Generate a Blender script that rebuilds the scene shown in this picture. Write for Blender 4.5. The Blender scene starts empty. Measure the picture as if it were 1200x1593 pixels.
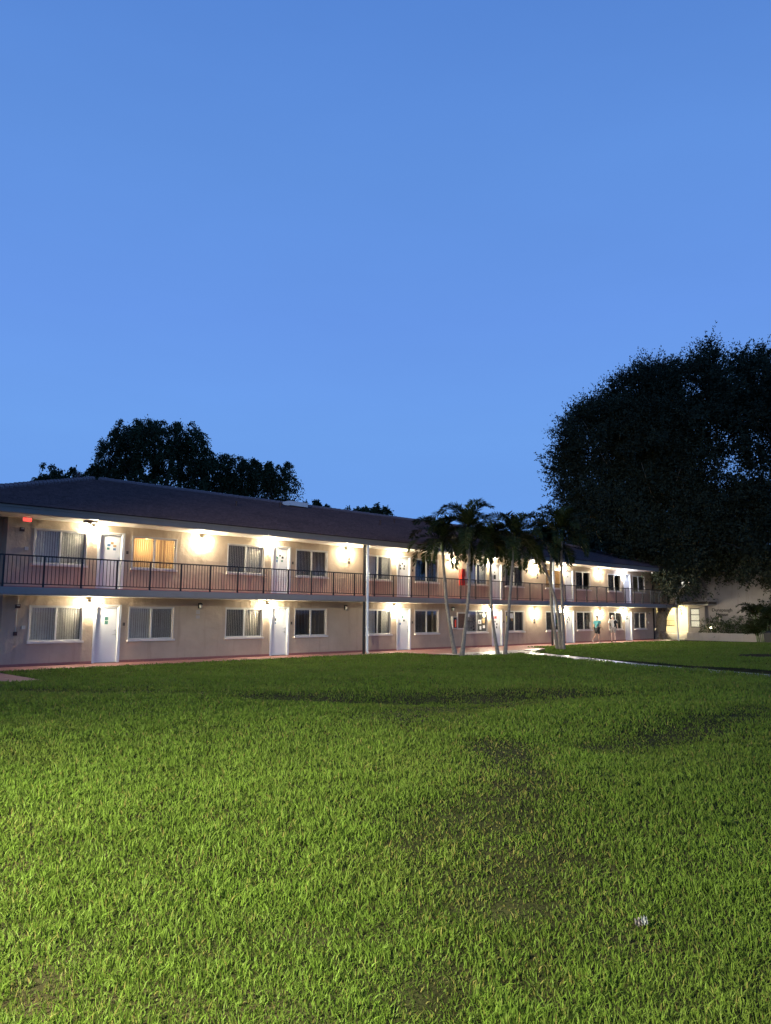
import bpy, bmesh, math, random
import numpy as np
from mathutils import Vector, Matrix

random.seed(7)
rng = np.random.default_rng(7)
scene = bpy.context.scene
COL = scene.collection
R = math.radians

# ------------------------------------------------------------------ tagging
def tag(o, label=None, cat=None, group=None, kind=None):
    if label: o['label'] = label
    if cat: o['category'] = cat
    if group: o['group'] = group
    if kind: o['kind'] = kind
    return o

def empty(name, loc, rz=0.0):
    o = bpy.data.objects.new(name, None)
    o.location = loc
    o.rotation_euler = (0, 0, rz)
    o.empty_display_size = 0.2
    COL.objects.link(o)
    return o

def copy_tree(o, parent=None, loc=None):
    c = o.copy()
    COL.objects.link(c)
    if parent is not None:
        c.parent = parent
    if loc is not None:
        c.location = loc
    for ch in list(o.children):
        copy_tree(ch, c)
    return c

# ------------------------------------------------------------------ materials
def new_mat(name):
    m = bpy.data.materials.new(name)
    m.use_nodes = True
    nt = m.node_tree
    nt.nodes.clear()
    out = nt.nodes.new('ShaderNodeOutputMaterial')
    return m, nt, out

def N(nt, t, **kw):
    n = nt.nodes.new(t)
    for k, v in kw.items():
        if k in n.inputs:
            n.inputs[k].default_value = v
        else:
            setattr(n, k, v)
    return n

def mat(name, base, rough=0.7, var=0.12, vscale=3.0, bump=0.0, bscale=30.0, metal=0.0, spec=0.4, dirt=None, dscale=1.2, damt=0.5, bdist=0.02):
    m, nt, out = new_mat(name)
    L = nt.links.new
    p = N(nt, 'ShaderNodeBsdfPrincipled', Roughness=rough, Metallic=metal)
    p.inputs['Specular IOR Level'].default_value = spec
    tc = N(nt, 'ShaderNodeTexCoord')
    n1 = N(nt, 'ShaderNodeTexNoise', Scale=vscale, Detail=6.0, Roughness=0.65)
    L(tc.outputs['Object'], n1.inputs['Vector'])
    ramp = N(nt, 'ShaderNodeMapRange')
    ramp.inputs['From Min'].default_value = 0.3
    ramp.inputs['From Max'].default_value = 0.7
    ramp.inputs['To Min'].default_value = 1.0 - var
    ramp.inputs['To Max'].default_value = 1.0 + var
    L(n1.outputs['Fac'], ramp.inputs['Value'])
    mx = N(nt, 'ShaderNodeMix', data_type='RGBA', blend_type='MULTIPLY')
    mx.inputs[0].default_value = 1.0
    mx.inputs[6].default_value = (*base, 1)
    L(ramp.outputs['Result'], mx.inputs[7])
    col = mx.outputs[2]
    if dirt is not None:
        n2 = N(nt, 'ShaderNodeTexNoise', Scale=dscale, Detail=8.0, Roughness=0.7)
        L(tc.outputs['Object'], n2.inputs['Vector'])
        r2 = N(nt, 'ShaderNodeMapRange')
        r2.inputs['From Min'].default_value = 0.48
        r2.inputs['From Max'].default_value = 0.72
        r2.inputs['To Max'].default_value = damt
        L(n2.outputs['Fac'], r2.inputs['Value'])
        m2 = N(nt, 'ShaderNodeMix', data_type='RGBA')
        L(r2.outputs['Result'], m2.inputs[0])
        L(col, m2.inputs[6])
        m2.inputs[7].default_value = (*dirt, 1)
        col = m2.outputs[2]
    L(col, p.inputs['Base Color'])
    if bump > 0:
        nb = N(nt, 'ShaderNodeTexNoise', Scale=bscale, Detail=5.0, Roughness=0.6)
        L(tc.outputs['Object'], nb.inputs['Vector'])
        b = N(nt, 'ShaderNodeBump', Strength=bump, Distance=bdist)
        L(nb.outputs['Fac'], b.inputs['Height'])
        L(b.outputs['Normal'], p.inputs['Normal'])
    L(p.outputs['BSDF'], out.inputs['Surface'])
    return m

def emit_mat(name, color, strength):
    m, nt, out = new_mat(name)
    e = N(nt, 'ShaderNodeEmission', Strength=strength)
    e.inputs['Color'].default_value = (*color, 1)
    nt.links.new(e.outputs[0], out.inputs['Surface'])
    return m

def leaf_mat(name, base, rough=0.5, trans=0.25, dry=(0.16, 0.12, 0.045), spec=0.3):
    """foliage: colour varies leaf by leaf with the 'tint' attribute (x = brightness, y = dryness)"""
    m, nt, out = new_mat(name)
    L = nt.links.new
    at = N(nt, 'ShaderNodeAttribute', attribute_name='tint')
    sep = N(nt, 'ShaderNodeSeparateColor')
    L(at.outputs['Color'], sep.inputs['Color'])
    mr = N(nt, 'ShaderNodeMapRange')
    mr.inputs['To Min'].default_value = 0.55
    mr.inputs['To Max'].default_value = 1.45
    L(sep.outputs[0], mr.inputs['Value'])
    mx = N(nt, 'ShaderNodeMix', data_type='RGBA', blend_type='MULTIPLY')
    mx.inputs[0].default_value = 1
    mx.inputs[6].default_value = (*base, 1)
    L(mr.outputs['Result'], mx.inputs[7])
    m2 = N(nt, 'ShaderNodeMix', data_type='RGBA')
    L(sep.outputs[1], m2.inputs[0])
    L(mx.outputs[2], m2.inputs[6])
    m2.inputs[7].default_value = (*dry, 1)
    p = N(nt, 'ShaderNodeBsdfPrincipled', Roughness=rough)
    p.inputs['Specular IOR Level'].default_value = spec
    L(m2.outputs[2], p.inputs['Base Color'])
    t = N(nt, 'ShaderNodeBsdfTranslucent')
    L(m2.outputs[2], t.inputs['Color'])
    ms = N(nt, 'ShaderNodeMixShader', Fac=trans)
    L(p.outputs[0], ms.inputs[1])
    L(t.outputs[0], ms.inputs[2])
    L(ms.outputs[0], out.inputs['Surface'])
    return m

def glass_mat(name, tint, gloss=0.12, rough=0.03):
    m, nt, out = new_mat(name)
    L = nt.links.new
    tr = N(nt, 'ShaderNodeBsdfTransparent')
    tr.inputs['Color'].default_value = (*tint, 1)
    gl = N(nt, 'ShaderNodeBsdfGlossy', Roughness=rough)
    lw = N(nt, 'ShaderNodeLayerWeight', Blend=0.25)
    ad = N(nt, 'ShaderNodeMath', operation='MULTIPLY_ADD')
    L(lw.outputs['Fresnel'], ad.inputs[0])
    ad.inputs[1].default_value = 0.20
    ad.inputs[2].default_value = gloss * 0.2
    ms = N(nt, 'ShaderNodeMixShader')
    L(ad.outputs[0], ms.inputs[0])
    L(tr.outputs[0], ms.inputs[1])
    L(gl.outputs[0], ms.inputs[2])
    L(ms.outputs[0], out.inputs['Surface'])
    return m

def screen_mat(name):
    m, nt, out = new_mat(name)
    L = nt.links.new
    tr = N(nt, 'ShaderNodeBsdfTransparent')
    d = N(nt, 'ShaderNodeBsdfDiffuse')
    d.inputs['Color'].default_value = (0.10, 0.10, 0.10, 1)
    ms = N(nt, 'ShaderNodeMixShader', Fac=0.34)
    L(tr.outputs[0], ms.inputs[1])
    L(d.outputs[0], ms.inputs[2])
    L(ms.outputs[0], out.inputs['Surface'])
    return m

def wet_mat(name, base, dry_rough, wet_rough, scale, thresh, grit=0.25):
    m, nt, out = new_mat(name)
    L = nt.links.new
    tc = N(nt, 'ShaderNodeTexCoord')
    n1 = N(nt, 'ShaderNodeTexNoise', Scale=scale, Detail=5.0, Roughness=0.6)
    L(tc.outputs['Object'], n1.inputs['Vector'])
    r = N(nt, 'ShaderNodeMapRange')
    r.inputs['From Min'].default_value = thresh - 0.07
    r.inputs['From Max'].default_value = thresh + 0.07
    L(n1.outputs['Fac'], r.inputs['Value'])
    p = N(nt, 'ShaderNodeBsdfPrincipled')
    rr = N(nt, 'ShaderNodeMapRange')
    rr.inputs['To Min'].default_value = wet_rough
    rr.inputs['To Max'].default_value = dry_rough
    L(r.outputs[0], rr.inputs['Value'])
    L(rr.outputs[0], p.inputs['Roughness'])
    n2 = N(nt, 'ShaderNodeTexNoise', Scale=14.0, Detail=6.0)
    L(tc.outputs['Object'], n2.inputs['Vector'])
    r2 = N(nt, 'ShaderNodeMapRange')
    r2.inputs['To Min'].default_value = 1 - grit
    r2.inputs['To Max'].default_value = 1 + grit
    L(n2.outputs['Fac'], r2.inputs['Value'])
    mx = N(nt, 'ShaderNodeMix', data_type='RGBA', blend_type='MULTIPLY')
    mx.inputs[0].default_value = 1
    mx.inputs[6].default_value = (*base, 1)
    L(r2.outputs[0], mx.inputs[7])
    L(mx.outputs[2], p.inputs['Base Color'])
    nb = N(nt, 'ShaderNodeTexNoise', Scale=60.0, Detail=3.0)
    L(tc.outputs['Object'], nb.inputs['Vector'])
    b = N(nt, 'ShaderNodeBump', Strength=0.15, Distance=0.01)
    L(nb.outputs['Fac'], b.inputs['Height'])
    L(b.outputs[0], p.inputs['Normal'])
    L(p.outputs[0], out.inputs['Surface'])
    return m

def stucco_mat(name, base):
    """trowelled stucco: broad lumps and fine grit that catch the grazing lamp light"""
    m, nt, out = new_mat(name)
    L = nt.links.new
    tc = N(nt, 'ShaderNodeTexCoord')
    p = N(nt, 'ShaderNodeBsdfPrincipled', Roughness=0.85)
    p.inputs['Specular IOR Level'].default_value = 0.2
    n0 = N(nt, 'ShaderNodeTexNoise', Scale=0.9, Detail=7.0, Roughness=0.6)
    L(tc.outputs['Object'], n0.inputs['Vector'])
    r0 = N(nt, 'ShaderNodeMapRange')
    r0.inputs['From Min'].default_value = 0.3
    r0.inputs['From Max'].default_value = 0.7
    r0.inputs['To Min'].default_value = 0.88
    r0.inputs['To Max'].default_value = 1.08
    L(n0.outputs['Fac'], r0.inputs['Value'])
    mx = N(nt, 'ShaderNodeMix', data_type='RGBA', blend_type='MULTIPLY')
    mx.inputs[0].default_value = 1
    mx.inputs[6].default_value = (*base, 1)
    L(r0.outputs[0], mx.inputs[7])
    mp_ = N(nt, 'ShaderNodeMapping'); mp_.inputs['Scale'].default_value = (2.6, 2.6, .28)
    L(tc.outputs['Object'], mp_.inputs[0])
    ns = N(nt, 'ShaderNodeTexNoise', Scale=1.3, Detail=6.0, Roughness=0.65)
    L(mp_.outputs[0], ns.inputs['Vector'])
    rs = N(nt, 'ShaderNodeMapRange')
    rs.inputs['From Min'].default_value = 0.54
    rs.inputs['From Max'].default_value = 0.76
    rs.inputs['To Max'].default_value = 0.55
    L(ns.outputs['Fac'], rs.inputs['Value'])
    ms_ = N(nt, 'ShaderNodeMix', data_type='RGBA')
    L(rs.outputs[0], ms_.inputs[0])
    L(mx.outputs[2], ms_.inputs[6])
    ms_.inputs[7].default_value = (base[0] * .60, base[1] * .56, base[2] * .52, 1)
    L(ms_.outputs[2], p.inputs['Base Color'])
    n1 = N(nt, 'ShaderNodeTexNoise', Scale=3.2, Detail=3.0, Roughness=0.5)
    n2 = N(nt, 'ShaderNodeTexNoise', Scale=38.0, Detail=4.0, Roughness=0.6)
    L(tc.outputs['Object'], n1.inputs['Vector'])
    L(tc.outputs['Object'], n2.inputs['Vector'])
    b1 = N(nt, 'ShaderNodeBump', Strength=0.5, Distance=0.06)
    b2 = N(nt, 'ShaderNodeBump', Strength=0.25, Distance=0.012)
    L(n1.outputs['Fac'], b1.inputs['Height'])
    L(n2.outputs['Fac'], b2.inputs['Height'])
    L(b1.outputs[0], b2.inputs['Normal'])
    L(b2.outputs[0], p.inputs['Normal'])
    L(p.outputs[0], out.inputs['Surface'])
    return m

M = dict(
    stucco=stucco_mat('cream_stucco', (0.42, 0.33, 0.245)),
    stucco_b=stucco_mat('pale_stucco', (0.37, 0.33, 0.31)),
    soffit=mat('soffit_paint', (0.50, 0.47, 0.42), 0.8, 0.06),
    slab=mat('slab_edge_paint', (0.30, 0.25, 0.22), 0.8, 0.10, 2.0, 0.15, 40, dirt=(0.25, 0.22, 0.22), dscale=2.0),
    slab_top=mat('slab_red_paint', (0.36, 0.13, 0.11), 0.7, 0.15),
    fascia=mat('fascia_paint', (0.22, 0.185, 0.16), 0.6, 0.08, 1.5),
    tile=mat('roof_tile', (0.105, 0.064, 0.066), 0.85, 0.28, 6.0, 0.5, 26, dirt=(0.045, 0.03, 0.034), dscale=0.7, damt=0.6),
    ridge=mat('ridge_tile', (0.15, 0.105, 0.11), 0.8, 0.25, 8.0, 0.3, 30),
    white=mat('white_paint', (0.60, 0.60, 0.61), 0.45, 0.05),
    door=mat('door_white', (0.60, 0.60, 0.62), 0.4, 0.04, 2.0),
    alu=mat('window_aluminium', (0.46, 0.44, 0.42), 0.4, 0.06, metal=0.0),
    sill=mat('sill_concrete', (0.60, 0.55, 0.50), 0.8, 0.10, 5.0, 0.2, 50),
    black=mat('black_iron', (0.012, 0.012, 0.014), 0.45, 0.2),
    steel=mat('brushed_steel', (0.5, 0.5, 0.5), 0.3, 0.1, metal=1.0),
    pipe=mat('downspout_white', (0.62, 0.64, 0.66), 0.45, 0.08, 1.0),
    blind=mat('blind_fabric', (0.58, 0.50, 0.42), 0.8, 0.12, 4.0),
    blind_w=mat('blind_pale', (0.72, 0.65, 0.56), 0.8, 0.10, 4.0),
    dark=mat('dark_interior', (0.035, 0.034, 0.036), 0.9, 0.2),
    room=mat('room_paint', (0.16, 0.12, 0.09), 0.9, 0.05),
    blind_lit=leaf_mat('blind_translucent', (0.62, 0.55, 0.42), 0.7, 0.6),
    pane=glass_mat('window_glass', (0.90, 0.91, 0.91)),
    screen=screen_mat('insect_screen'),
    lamp_on=emit_mat('lamp_glass_lit', (1.0, 0.89, 0.63), 1700.0),
    lamp_cool=emit_mat('lamp_glass_lit_cool', (0.80, 0.86, 1.0), 1500.0),
    lamp_porch=emit_mat('porch_globe_lit', (1.0, 0.88, 0.50), 2600.0),
    lamp_garden=emit_mat('garden_glass_lit', (1.0, 0.88, 0.55), 45.0),
    lamp_off=mat('lamp_glass_unlit', (0.32, 0.31, 0.28), 0.2, 0.1),
    exit=emit_mat('exit_red', (1.0, 0.06, 0.045), 2.6),
    red=mat('red_paint', (0.42, 0.03, 0.018), 0.4, 0.1),
    alarm=mat('alarm_dark', (0.05, 0.018, 0.016), 0.5, 0.2),
    box=mat('box_paint', (0.38, 0.34, 0.31), 0.6, 0.1),
    plate=mat('plate_dark', (0.06, 0.045, 0.035), 0.5, 0.2),
    cork=mat('board_brown', (0.13, 0.075, 0.05), 0.8, 0.3, 12),
    paper=mat('paper', (0.70, 0.69, 0.66), 0.8, 0.05),
    pap_d=mat('paper_dark', (0.03, 0.032, 0.035), 0.7, 0.2),
    pap_b=mat('paper_blue', (0.07, 0.15, 0.30), 0.7, 0.2),
    pap_g=mat('paper_green', (0.06, 0.17, 0.14), 0.7, 0.2),
    pap_o=mat('paper_ochre', (0.35, 0.22, 0.10), 0.7, 0.2),
    pap_r=mat('paper_red', (0.55, 0.03, 0.03), 0.7, 0.1),
    pap_y=mat('paper_yellow', (0.6, 0.5, 0.06), 0.7, 0.1),
    walk_red=wet_mat('walkway_red_paint', (0.26, 0.105, 0.088), 0.65, 0.25, 1.6, 0.36),
    concrete=wet_mat('wet_concrete', (0.40, 0.35, 0.31), 0.6, 0.16, 1.1, 0.50),
    bark=mat('bark', (0.33, 0.26, 0.19), 0.9, 0.35, 7.0, 0.8, 14, bdist=0.05),
    bark_d=mat('bark_dark', (0.07, 0.06, 0.05), 0.9, 0.3, 5.0),
    palm_bark=mat('palm_bark', (0.19, 0.17, 0.15), 0.85, 0.35, 9.0, 0.5, 18, dirt=(0.12, 0.11, 0.10), dscale=3.0),
    palm_shaft=mat('palm_crownshaft', (0.09, 0.14, 0.05), 0.5, 0.2, 5),
    soil=mat('lawn_soil', (0.022, 0.024, 0.010), 0.95, 0.45, 2.5, 0.8, 25, spec=0.03, dirt=(0.050, 0.036, 0.024), dscale=1.0, damt=0.7),
    mulch=mat('mulch', (0.03, 0.022, 0.016), 0.95, 0.4, 12, 0.9, 30, spec=0.02),
    grass=leaf_mat('grass_blade', (0.088, 0.152, 0.020), 0.6, 0.50, (0.19, 0.15, 0.055), 0.15),
    oak=leaf_mat('leaf_oak', (0.034, 0.042, 0.024), 0.7, 0.10, spec=0.12),
    fig=leaf_mat('leaf_fig', (0.022, 0.036, 0.014), 0.6, 0.12, spec=0.15),
    palm=leaf_mat('leaf_palm', (0.022, 0.034, 0.011), 0.7, 0.12, spec=0.08),
    shrub=leaf_mat('leaf_shrub', (0.04, 0.06, 0.025), 0.5, 0.15),
    skin=mat('skin', (0.36, 0.22, 0.16), 0.6, 0.05),
    skin_p=mat('skin_pale', (0.55, 0.38, 0.30), 0.6, 0.05),
    hair=mat('hair_dark', (0.015, 0.012, 0.010), 0.6, 0.2),
    hair_l=mat('cap_pale', (0.55, 0.52, 0.47), 0.7, 0.1),
    teal=mat('teal_cotton', (0.045, 0.19, 0.22), 0.8, 0.08),
    shorts_d=mat('dark_shorts', (0.012, 0.014, 0.018), 0.8, 0.1),
    tee=mat('white_cotton', (0.50, 0.49, 0.47), 0.8, 0.05),
    shorts_g=mat('grey_shorts', (0.30, 0.27, 0.25), 0.8, 0.08),
    blackfab=mat('black_fabric', (0.012, 0.012, 0.013), 0.8, 0.1),
    shoe=mat('shoe', (0.5, 0.42, 0.36), 0.6, 0.1),
    letter=mat('letter_dark', (0.03, 0.02, 0.02), 0.5, 0.1),
    wrap_a=mat('wrapper_lilac', (0.07, 0.06, 0.07), 0.6, 0.3, 40),
    wrap_b=mat('wrapper_white', (0.11, 0.12, 0.14), 0.6, 0.3, 40),
    bin=mat('bin_plastic', (0.012, 0.012, 0.013), 0.5, 0.1),
    porch=mat('porch_paint', (0.72, 0.62, 0.42), 0.7, 0.06),
    frosted=emit_mat('porch_lit_glass', (1.0, 0.92, 0.66), 1.2),
    upwin=emit_mat('upper_lit_window', (1.0, 0.95, 0.82), 1.6),
)

# ------------------------------------------------------------------ mesh helpers
class MB:
    """collects shapes and links them as ONE mesh object"""
    def __init__(self):
        self.v = []; self.f = []
    def face(self, pts):
        n = len(self.v); self.v += [tuple(p) for p in pts]; self.f.append(tuple(range(n, n + len(pts)))); return self
    def box(self, x0, x1, y0, y1, z0, z1):
        n = len(self.v)
        self.v += [(x, y, z) for z in (z0, z1) for y in (y0, y1) for x in (x0, x1)]
        for q in ((0, 2, 3, 1), (4, 5, 7, 6), (0, 1, 5, 4), (2, 6, 7, 3), (0, 4, 6, 2), (1, 3, 7, 5)):
            self.f.append(tuple(n + i for i in q))
        return self
    def tube(self, path, radii, n=8, cap=True):
        path = [Vector(p) for p in path]
        if not hasattr(radii, '__len__'): radii = [radii] * len(path)
        base = len(self.v)
        ref = Vector((0.31, 0.95, 0.05))
        for i, p in enumerate(path):
            d = (path[min(i + 1, len(path) - 1)] - path[max(i - 1, 0)])
            if d.length < 1e-9: d = Vector((0, 0, 1))
            d.normalize()
            a = d.cross(ref)
            if a.length < 1e-3: a = d.cross(Vector((1, 0, 0)))
            a.normalize(); b = d.cross(a)
            for k in range(n):
                t = 2 * math.pi * k / n
                self.v.append(tuple(p + (a * math.cos(t) + b * math.sin(t)) * radii[i]))
        for i in range(len(path) - 1):
            for k in range(n):
                k2 = (k + 1) % n
                self.f.append((base + i * n + k, base + i * n + k2, base + (i + 1) * n + k2, base + (i + 1) * n + k))
        if cap:
            self.f.append(tuple(base + k for k in reversed(range(n))))
            self.f.append(tuple(base + (len(path) - 1) * n + k for k in range(n)))
        return self
    def lathe(self, prof, c=(0, 0, 0), n=12):
        return self.tube([(c[0], c[1], c[2] + z) for r, z in prof], [max(r, 1e-4) for r, z in prof], n)
    def build(self, name, m, parent=None, smooth=False, origin=None):
        o0 = Vector(origin) if origin is not None else (parent.matrix_basis.translation if parent is not None and parent.parent is None and parent.get('world') else Vector((0, 0, 0)))
        me = bpy.data.meshes.new(name)
        me.from_pydata([tuple(Vector(p) - o0) for p in self.v], [], self.f)
        me.materials.append(m)
        if smooth:
            me.polygons.foreach_set('use_smooth', [True] * len(me.polygons))
        me.update()
        o = bpy.data.objects.new(name, me)
        if origin is not None: o.location = o0
        COL.objects.link(o)
        if parent is not None: o.parent = parent
        return o

def wroot(name, loc, label, cat, group=None):
    """root Empty whose children are given in world coordinates"""
    o = empty(name, loc)
    o['world'] = 1
    tag(o, label, cat, group)
    return o

def np_mesh(name, verts, faces_list, m, parent=None, tint=None, loc=(0, 0, 0)):
    """verts (N,3); faces_list: list of (M,k) int arrays; tint (N,2)"""
    me = bpy.data.meshes.new(name)
    loc = np.asarray(loc, float)
    v = np.asarray(verts, float) - loc
    me.vertices.add(len(v))
    me.vertices.foreach_set('co', v.ravel())
    loops = np.concatenate([f.ravel() for f in faces_list])
    tot = np.concatenate([np.full(len(f), f.shape[1]) for f in faces_list])
    st = np.concatenate([[0], np.cumsum(tot)[:-1]])
    me.loops.add(len(loops))
    me.loops.foreach_set('vertex_index', loops.astype(np.int32))
    me.polygons.add(len(tot))
    me.polygons.foreach_set('loop_start', st.astype(np.int32))
    me.polygons.foreach_set('loop_total', tot.astype(np.int32))
    me.update(calc_edges=True)
    if tint is not None:
        a = me.attributes.new('tint', 'FLOAT_COLOR', 'POINT')
        c = np.zeros((len(v), 4)); c[:, :2] = tint; c[:, 3] = 1
        a.data.foreach_set('color', c.ravel())
    me.materials.append(m)
    o = bpy.data.objects.new(name, me)
    COL.objects.link(o)
    if parent is not None:
        o.parent = parent
    else:
        o.location = loc
    return o

ORD = ['first', 'second', 'third', 'fourth', 'fifth', 'sixth', 'seventh']

# ------------------------------------------------------------------ camera
H = 1.907; PIT = R(7.436); YAW = R(44.951); ROL = R(0.373)
fh = Vector((math.cos(YAW), math.sin(YAW), 0)); rt = Vector((math.sin(YAW), -math.cos(YAW), 0))
fw = fh * math.cos(PIT) + Vector((0, 0, math.sin(PIT)))
up = -fh * math.sin(PIT) + Vector((0, 0, math.cos(PIT)))
rt2 = rt * math.cos(ROL) + up * math.sin(ROL)
up2 = up * math.cos(ROL) - rt * math.sin(ROL)
cd = bpy.data.cameras.new('camera'); cam = bpy.data.objects.new('camera', cd)
COL.objects.link(cam)
mw = Matrix((rt2, up2, -fw)).transposed().to_4x4(); mw.translation = Vector((0, 0, H))
cam.matrix_world = mw
cd.sensor_fit = 'VERTICAL'; cd.sensor_height = 24.0; cd.lens = 1200 / 1593 * 24.0
cd.clip_end = 3000
scene.camera = cam

# ------------------------------------------------------------------ sky
w = bpy.data.worlds.new('World'); scene.world = w; w.use_nodes = True
nt = w.node_tree; nt.nodes.clear(); L = nt.links.new
wo = nt.nodes.new('ShaderNodeOutputWorld')
bg = N(nt, 'ShaderNodeBackground', Strength=1.0)
tc = N(nt, 'ShaderNodeTexCoord')
sx = N(nt, 'ShaderNodeSeparateXYZ')
L(tc.outputs['Generated'], sx.inputs[0])
cr = N(nt, 'ShaderNodeValToRGB')
els = cr.color_ramp.elements
SKY = [(0.0, (0.152, 0.345, 0.83)), (0.22, (0.155, 0.355, 0.84)), (0.36, (0.138, 0.312, 0.81)), (0.52, (0.118, 0.285, 0.74)), (0.66, (0.092, 0.236, 0.655)), (1.0, (0.055, 0.155, 0.50))]
els[0].position = SKY[0][0]; els[0].color = (*SKY[0][1], 1)
els[1].position = SKY[-1][0]; els[1].color = (*SKY[-1][1], 1)
for p_, c_ in SKY[1:-1]:
    e = els.new(p_); e.color = (*c_, 1)
L(sx.outputs[2], cr.inputs[0])
# thin dusk haze streaks
mp = N(nt, 'ShaderNodeMapping'); mp.inputs['Scale'].default_value = (1.6, 1.6, 6.0)
L(tc.outputs['Generated'], mp.inputs[0])
nz = N(nt, 'ShaderNodeTexNoise', Scale=1.7, Detail=5.0, Roughness=0.55)
L(mp.outputs[0], nz.inputs['Vector'])
nr = N(nt, 'ShaderNodeMapRange'); nr.inputs['From Min'].default_value = 0.35; nr.inputs['From Max'].default_value = 0.75
nr.inputs['To Min'].default_value = 0.985; nr.inputs['To Max'].default_value = 1.025
L(nz.outputs['Fac'], nr.inputs['Value'])
ml = N(nt, 'ShaderNodeMix', data_type='RGBA', blend_type='MULTIPLY'); ml.inputs[0].default_value = 1
L(cr.outputs[0], ml.inputs[6]); L(nr.outputs[0], ml.inputs[7])
# a little Nishita twilight on top of the measured gradient
sky = N(nt, 'ShaderNodeTexSky', sky_type='NISHITA'); sky.sun_disc = False
sky.sun_elevation = R(-4.0); sky.sun_rotation = R(200)
ad = N(nt, 'ShaderNodeMix', data_type='RGBA', blend_type='ADD'); ad.inputs[0].default_value = 0.05
L(ml.outputs[2], ad.inputs[6]); L(sky.outputs[0], ad.inputs[7])
L(ad.outputs[2], bg.inputs['Color']); L(bg.outputs[0], wo.inputs[0])
scene.view_settings.view_transform = 'Standard'; scene.view_settings.look = 'None'
scene.view_settings.exposure = 0.0; scene.view_settings.gamma = 1.0

# ------------------------------------------------------------------ terrain
def sstep(t):
    t = np.clip(t, 0, 1); return t * t * (3 - 2 * t)
def seg_d(x, y, pts):
    d = np.full(np.shape(x), 1e9)
    for (ax, ay), (bx, by) in zip(pts[:-1], pts[1:]):
        dx, dy = bx - ax, by - ay
        t = np.clip(((x - ax) * dx + (y - ay) * dy) / (dx * dx + dy * dy), 0, 1)
        d = np.minimum(d, np.hypot(x - ax - t * dx, y - ay - t * dy))
    return d

def lawn_z(x, y):
    x = np.asarray(x, float); y = np.asarray(y, float)
    z = 0.26 * sstep((24.5 - y) / 21.0)
    z = z - 0.12 * np.exp(-(((x - 12.3) / 2.6) ** 2 + ((y - 10.8) / 2.6) ** 2))
    z = z - 0.10 * np.exp(-(seg_d(x, y, [(10.4, 13.3), (12.2, 11.6), (14.8, 9.1)]) / .8) ** 2)
    z = z - 0.07 * np.exp(-(((x - 10.5) / 2.0) ** 2 + ((y - 5.2) / 1.0) ** 2))
    z = z + 0.03 * np.sin(x * 0.9 + 0.4 * y) * np.sin(y * 0.7 - 0.2 * x) * np.clip((25 - y) / 6, 0, 1)
    z = z - 0.10 * sstep((x - 50) / 10.0)
    return z

def vnoise(x, y, s, seed):
    """cheap smooth value noise, 0..1"""
    r = np.random.default_rng(seed).random((64, 64))
    u = np.asarray(x) * s; v = np.asarray(y) * s
    i = np.floor(u).astype(int); j = np.floor(v).astype(int)
    fx = sstep(u - i); fy = sstep(v - j)
    a = r[i % 64, j % 64]; b = r[(i + 1) % 64, j % 64]; c = r[i % 64, (j + 1) % 64]; d = r[(i + 1) % 64, (j + 1) % 64]
    return (a * (1 - fx) + b * fx) * (1 - fy) + (c * (1 - fx) + d * fx) * fy

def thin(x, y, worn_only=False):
    """0..1: worn thin turf, and hollows where shade is painted into the blades"""
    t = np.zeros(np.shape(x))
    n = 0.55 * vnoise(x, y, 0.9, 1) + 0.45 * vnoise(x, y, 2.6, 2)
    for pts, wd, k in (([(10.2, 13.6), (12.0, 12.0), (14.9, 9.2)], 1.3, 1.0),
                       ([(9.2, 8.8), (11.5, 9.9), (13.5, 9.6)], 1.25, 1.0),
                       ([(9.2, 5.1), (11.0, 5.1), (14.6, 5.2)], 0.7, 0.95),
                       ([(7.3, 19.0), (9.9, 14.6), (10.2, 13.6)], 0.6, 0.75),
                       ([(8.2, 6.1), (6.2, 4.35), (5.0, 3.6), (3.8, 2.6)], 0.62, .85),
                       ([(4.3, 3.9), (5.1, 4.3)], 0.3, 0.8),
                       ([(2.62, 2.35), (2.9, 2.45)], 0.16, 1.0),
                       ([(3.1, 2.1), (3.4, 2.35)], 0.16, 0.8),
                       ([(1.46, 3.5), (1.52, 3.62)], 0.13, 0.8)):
        if worn_only and pts[0][0] > 9 or worn_only and pts[0][1] > 12: continue  # wear only: leaves out the runs that stand for shade
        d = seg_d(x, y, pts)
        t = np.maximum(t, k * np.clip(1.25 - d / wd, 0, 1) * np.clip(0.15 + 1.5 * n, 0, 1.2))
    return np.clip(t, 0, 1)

PATH = [(31.8, 21.6), (29.2, 17.6), (26.6, 13.7), (25.2, 10.6), (24.1, 8.0), (22.6, 2.0), (21.5, -6.0)]
def on_path(x, y, pad=0.0):
    a = seg_d(x, y, PATH) < 0.72 + pad
    pl = (x > 26.9 - pad) & (x < 37.3 + pad - 0.9 * np.clip(24.6 - y, 0, 3) * 1.6) & (y > 22.1 - pad + 0.02 * np.sin(x * 3)) & (y < 26.6)
    b = (y > 25.75 - pad) & (y < 28) & (x < 57.5)
    c = (x < 8.75 + pad) & (x > 3.0) & (y > 21.7 - pad)
    return a | pl | b | c

# ground far sheet
g = MB(); S = 900
g.face([(-S, -S, -0.32), (S, -S, -0.32), (S, S, -0.32), (-S, S, -0.32)])
tag(g.build('ground', M['soil']), kind='structure')

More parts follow.
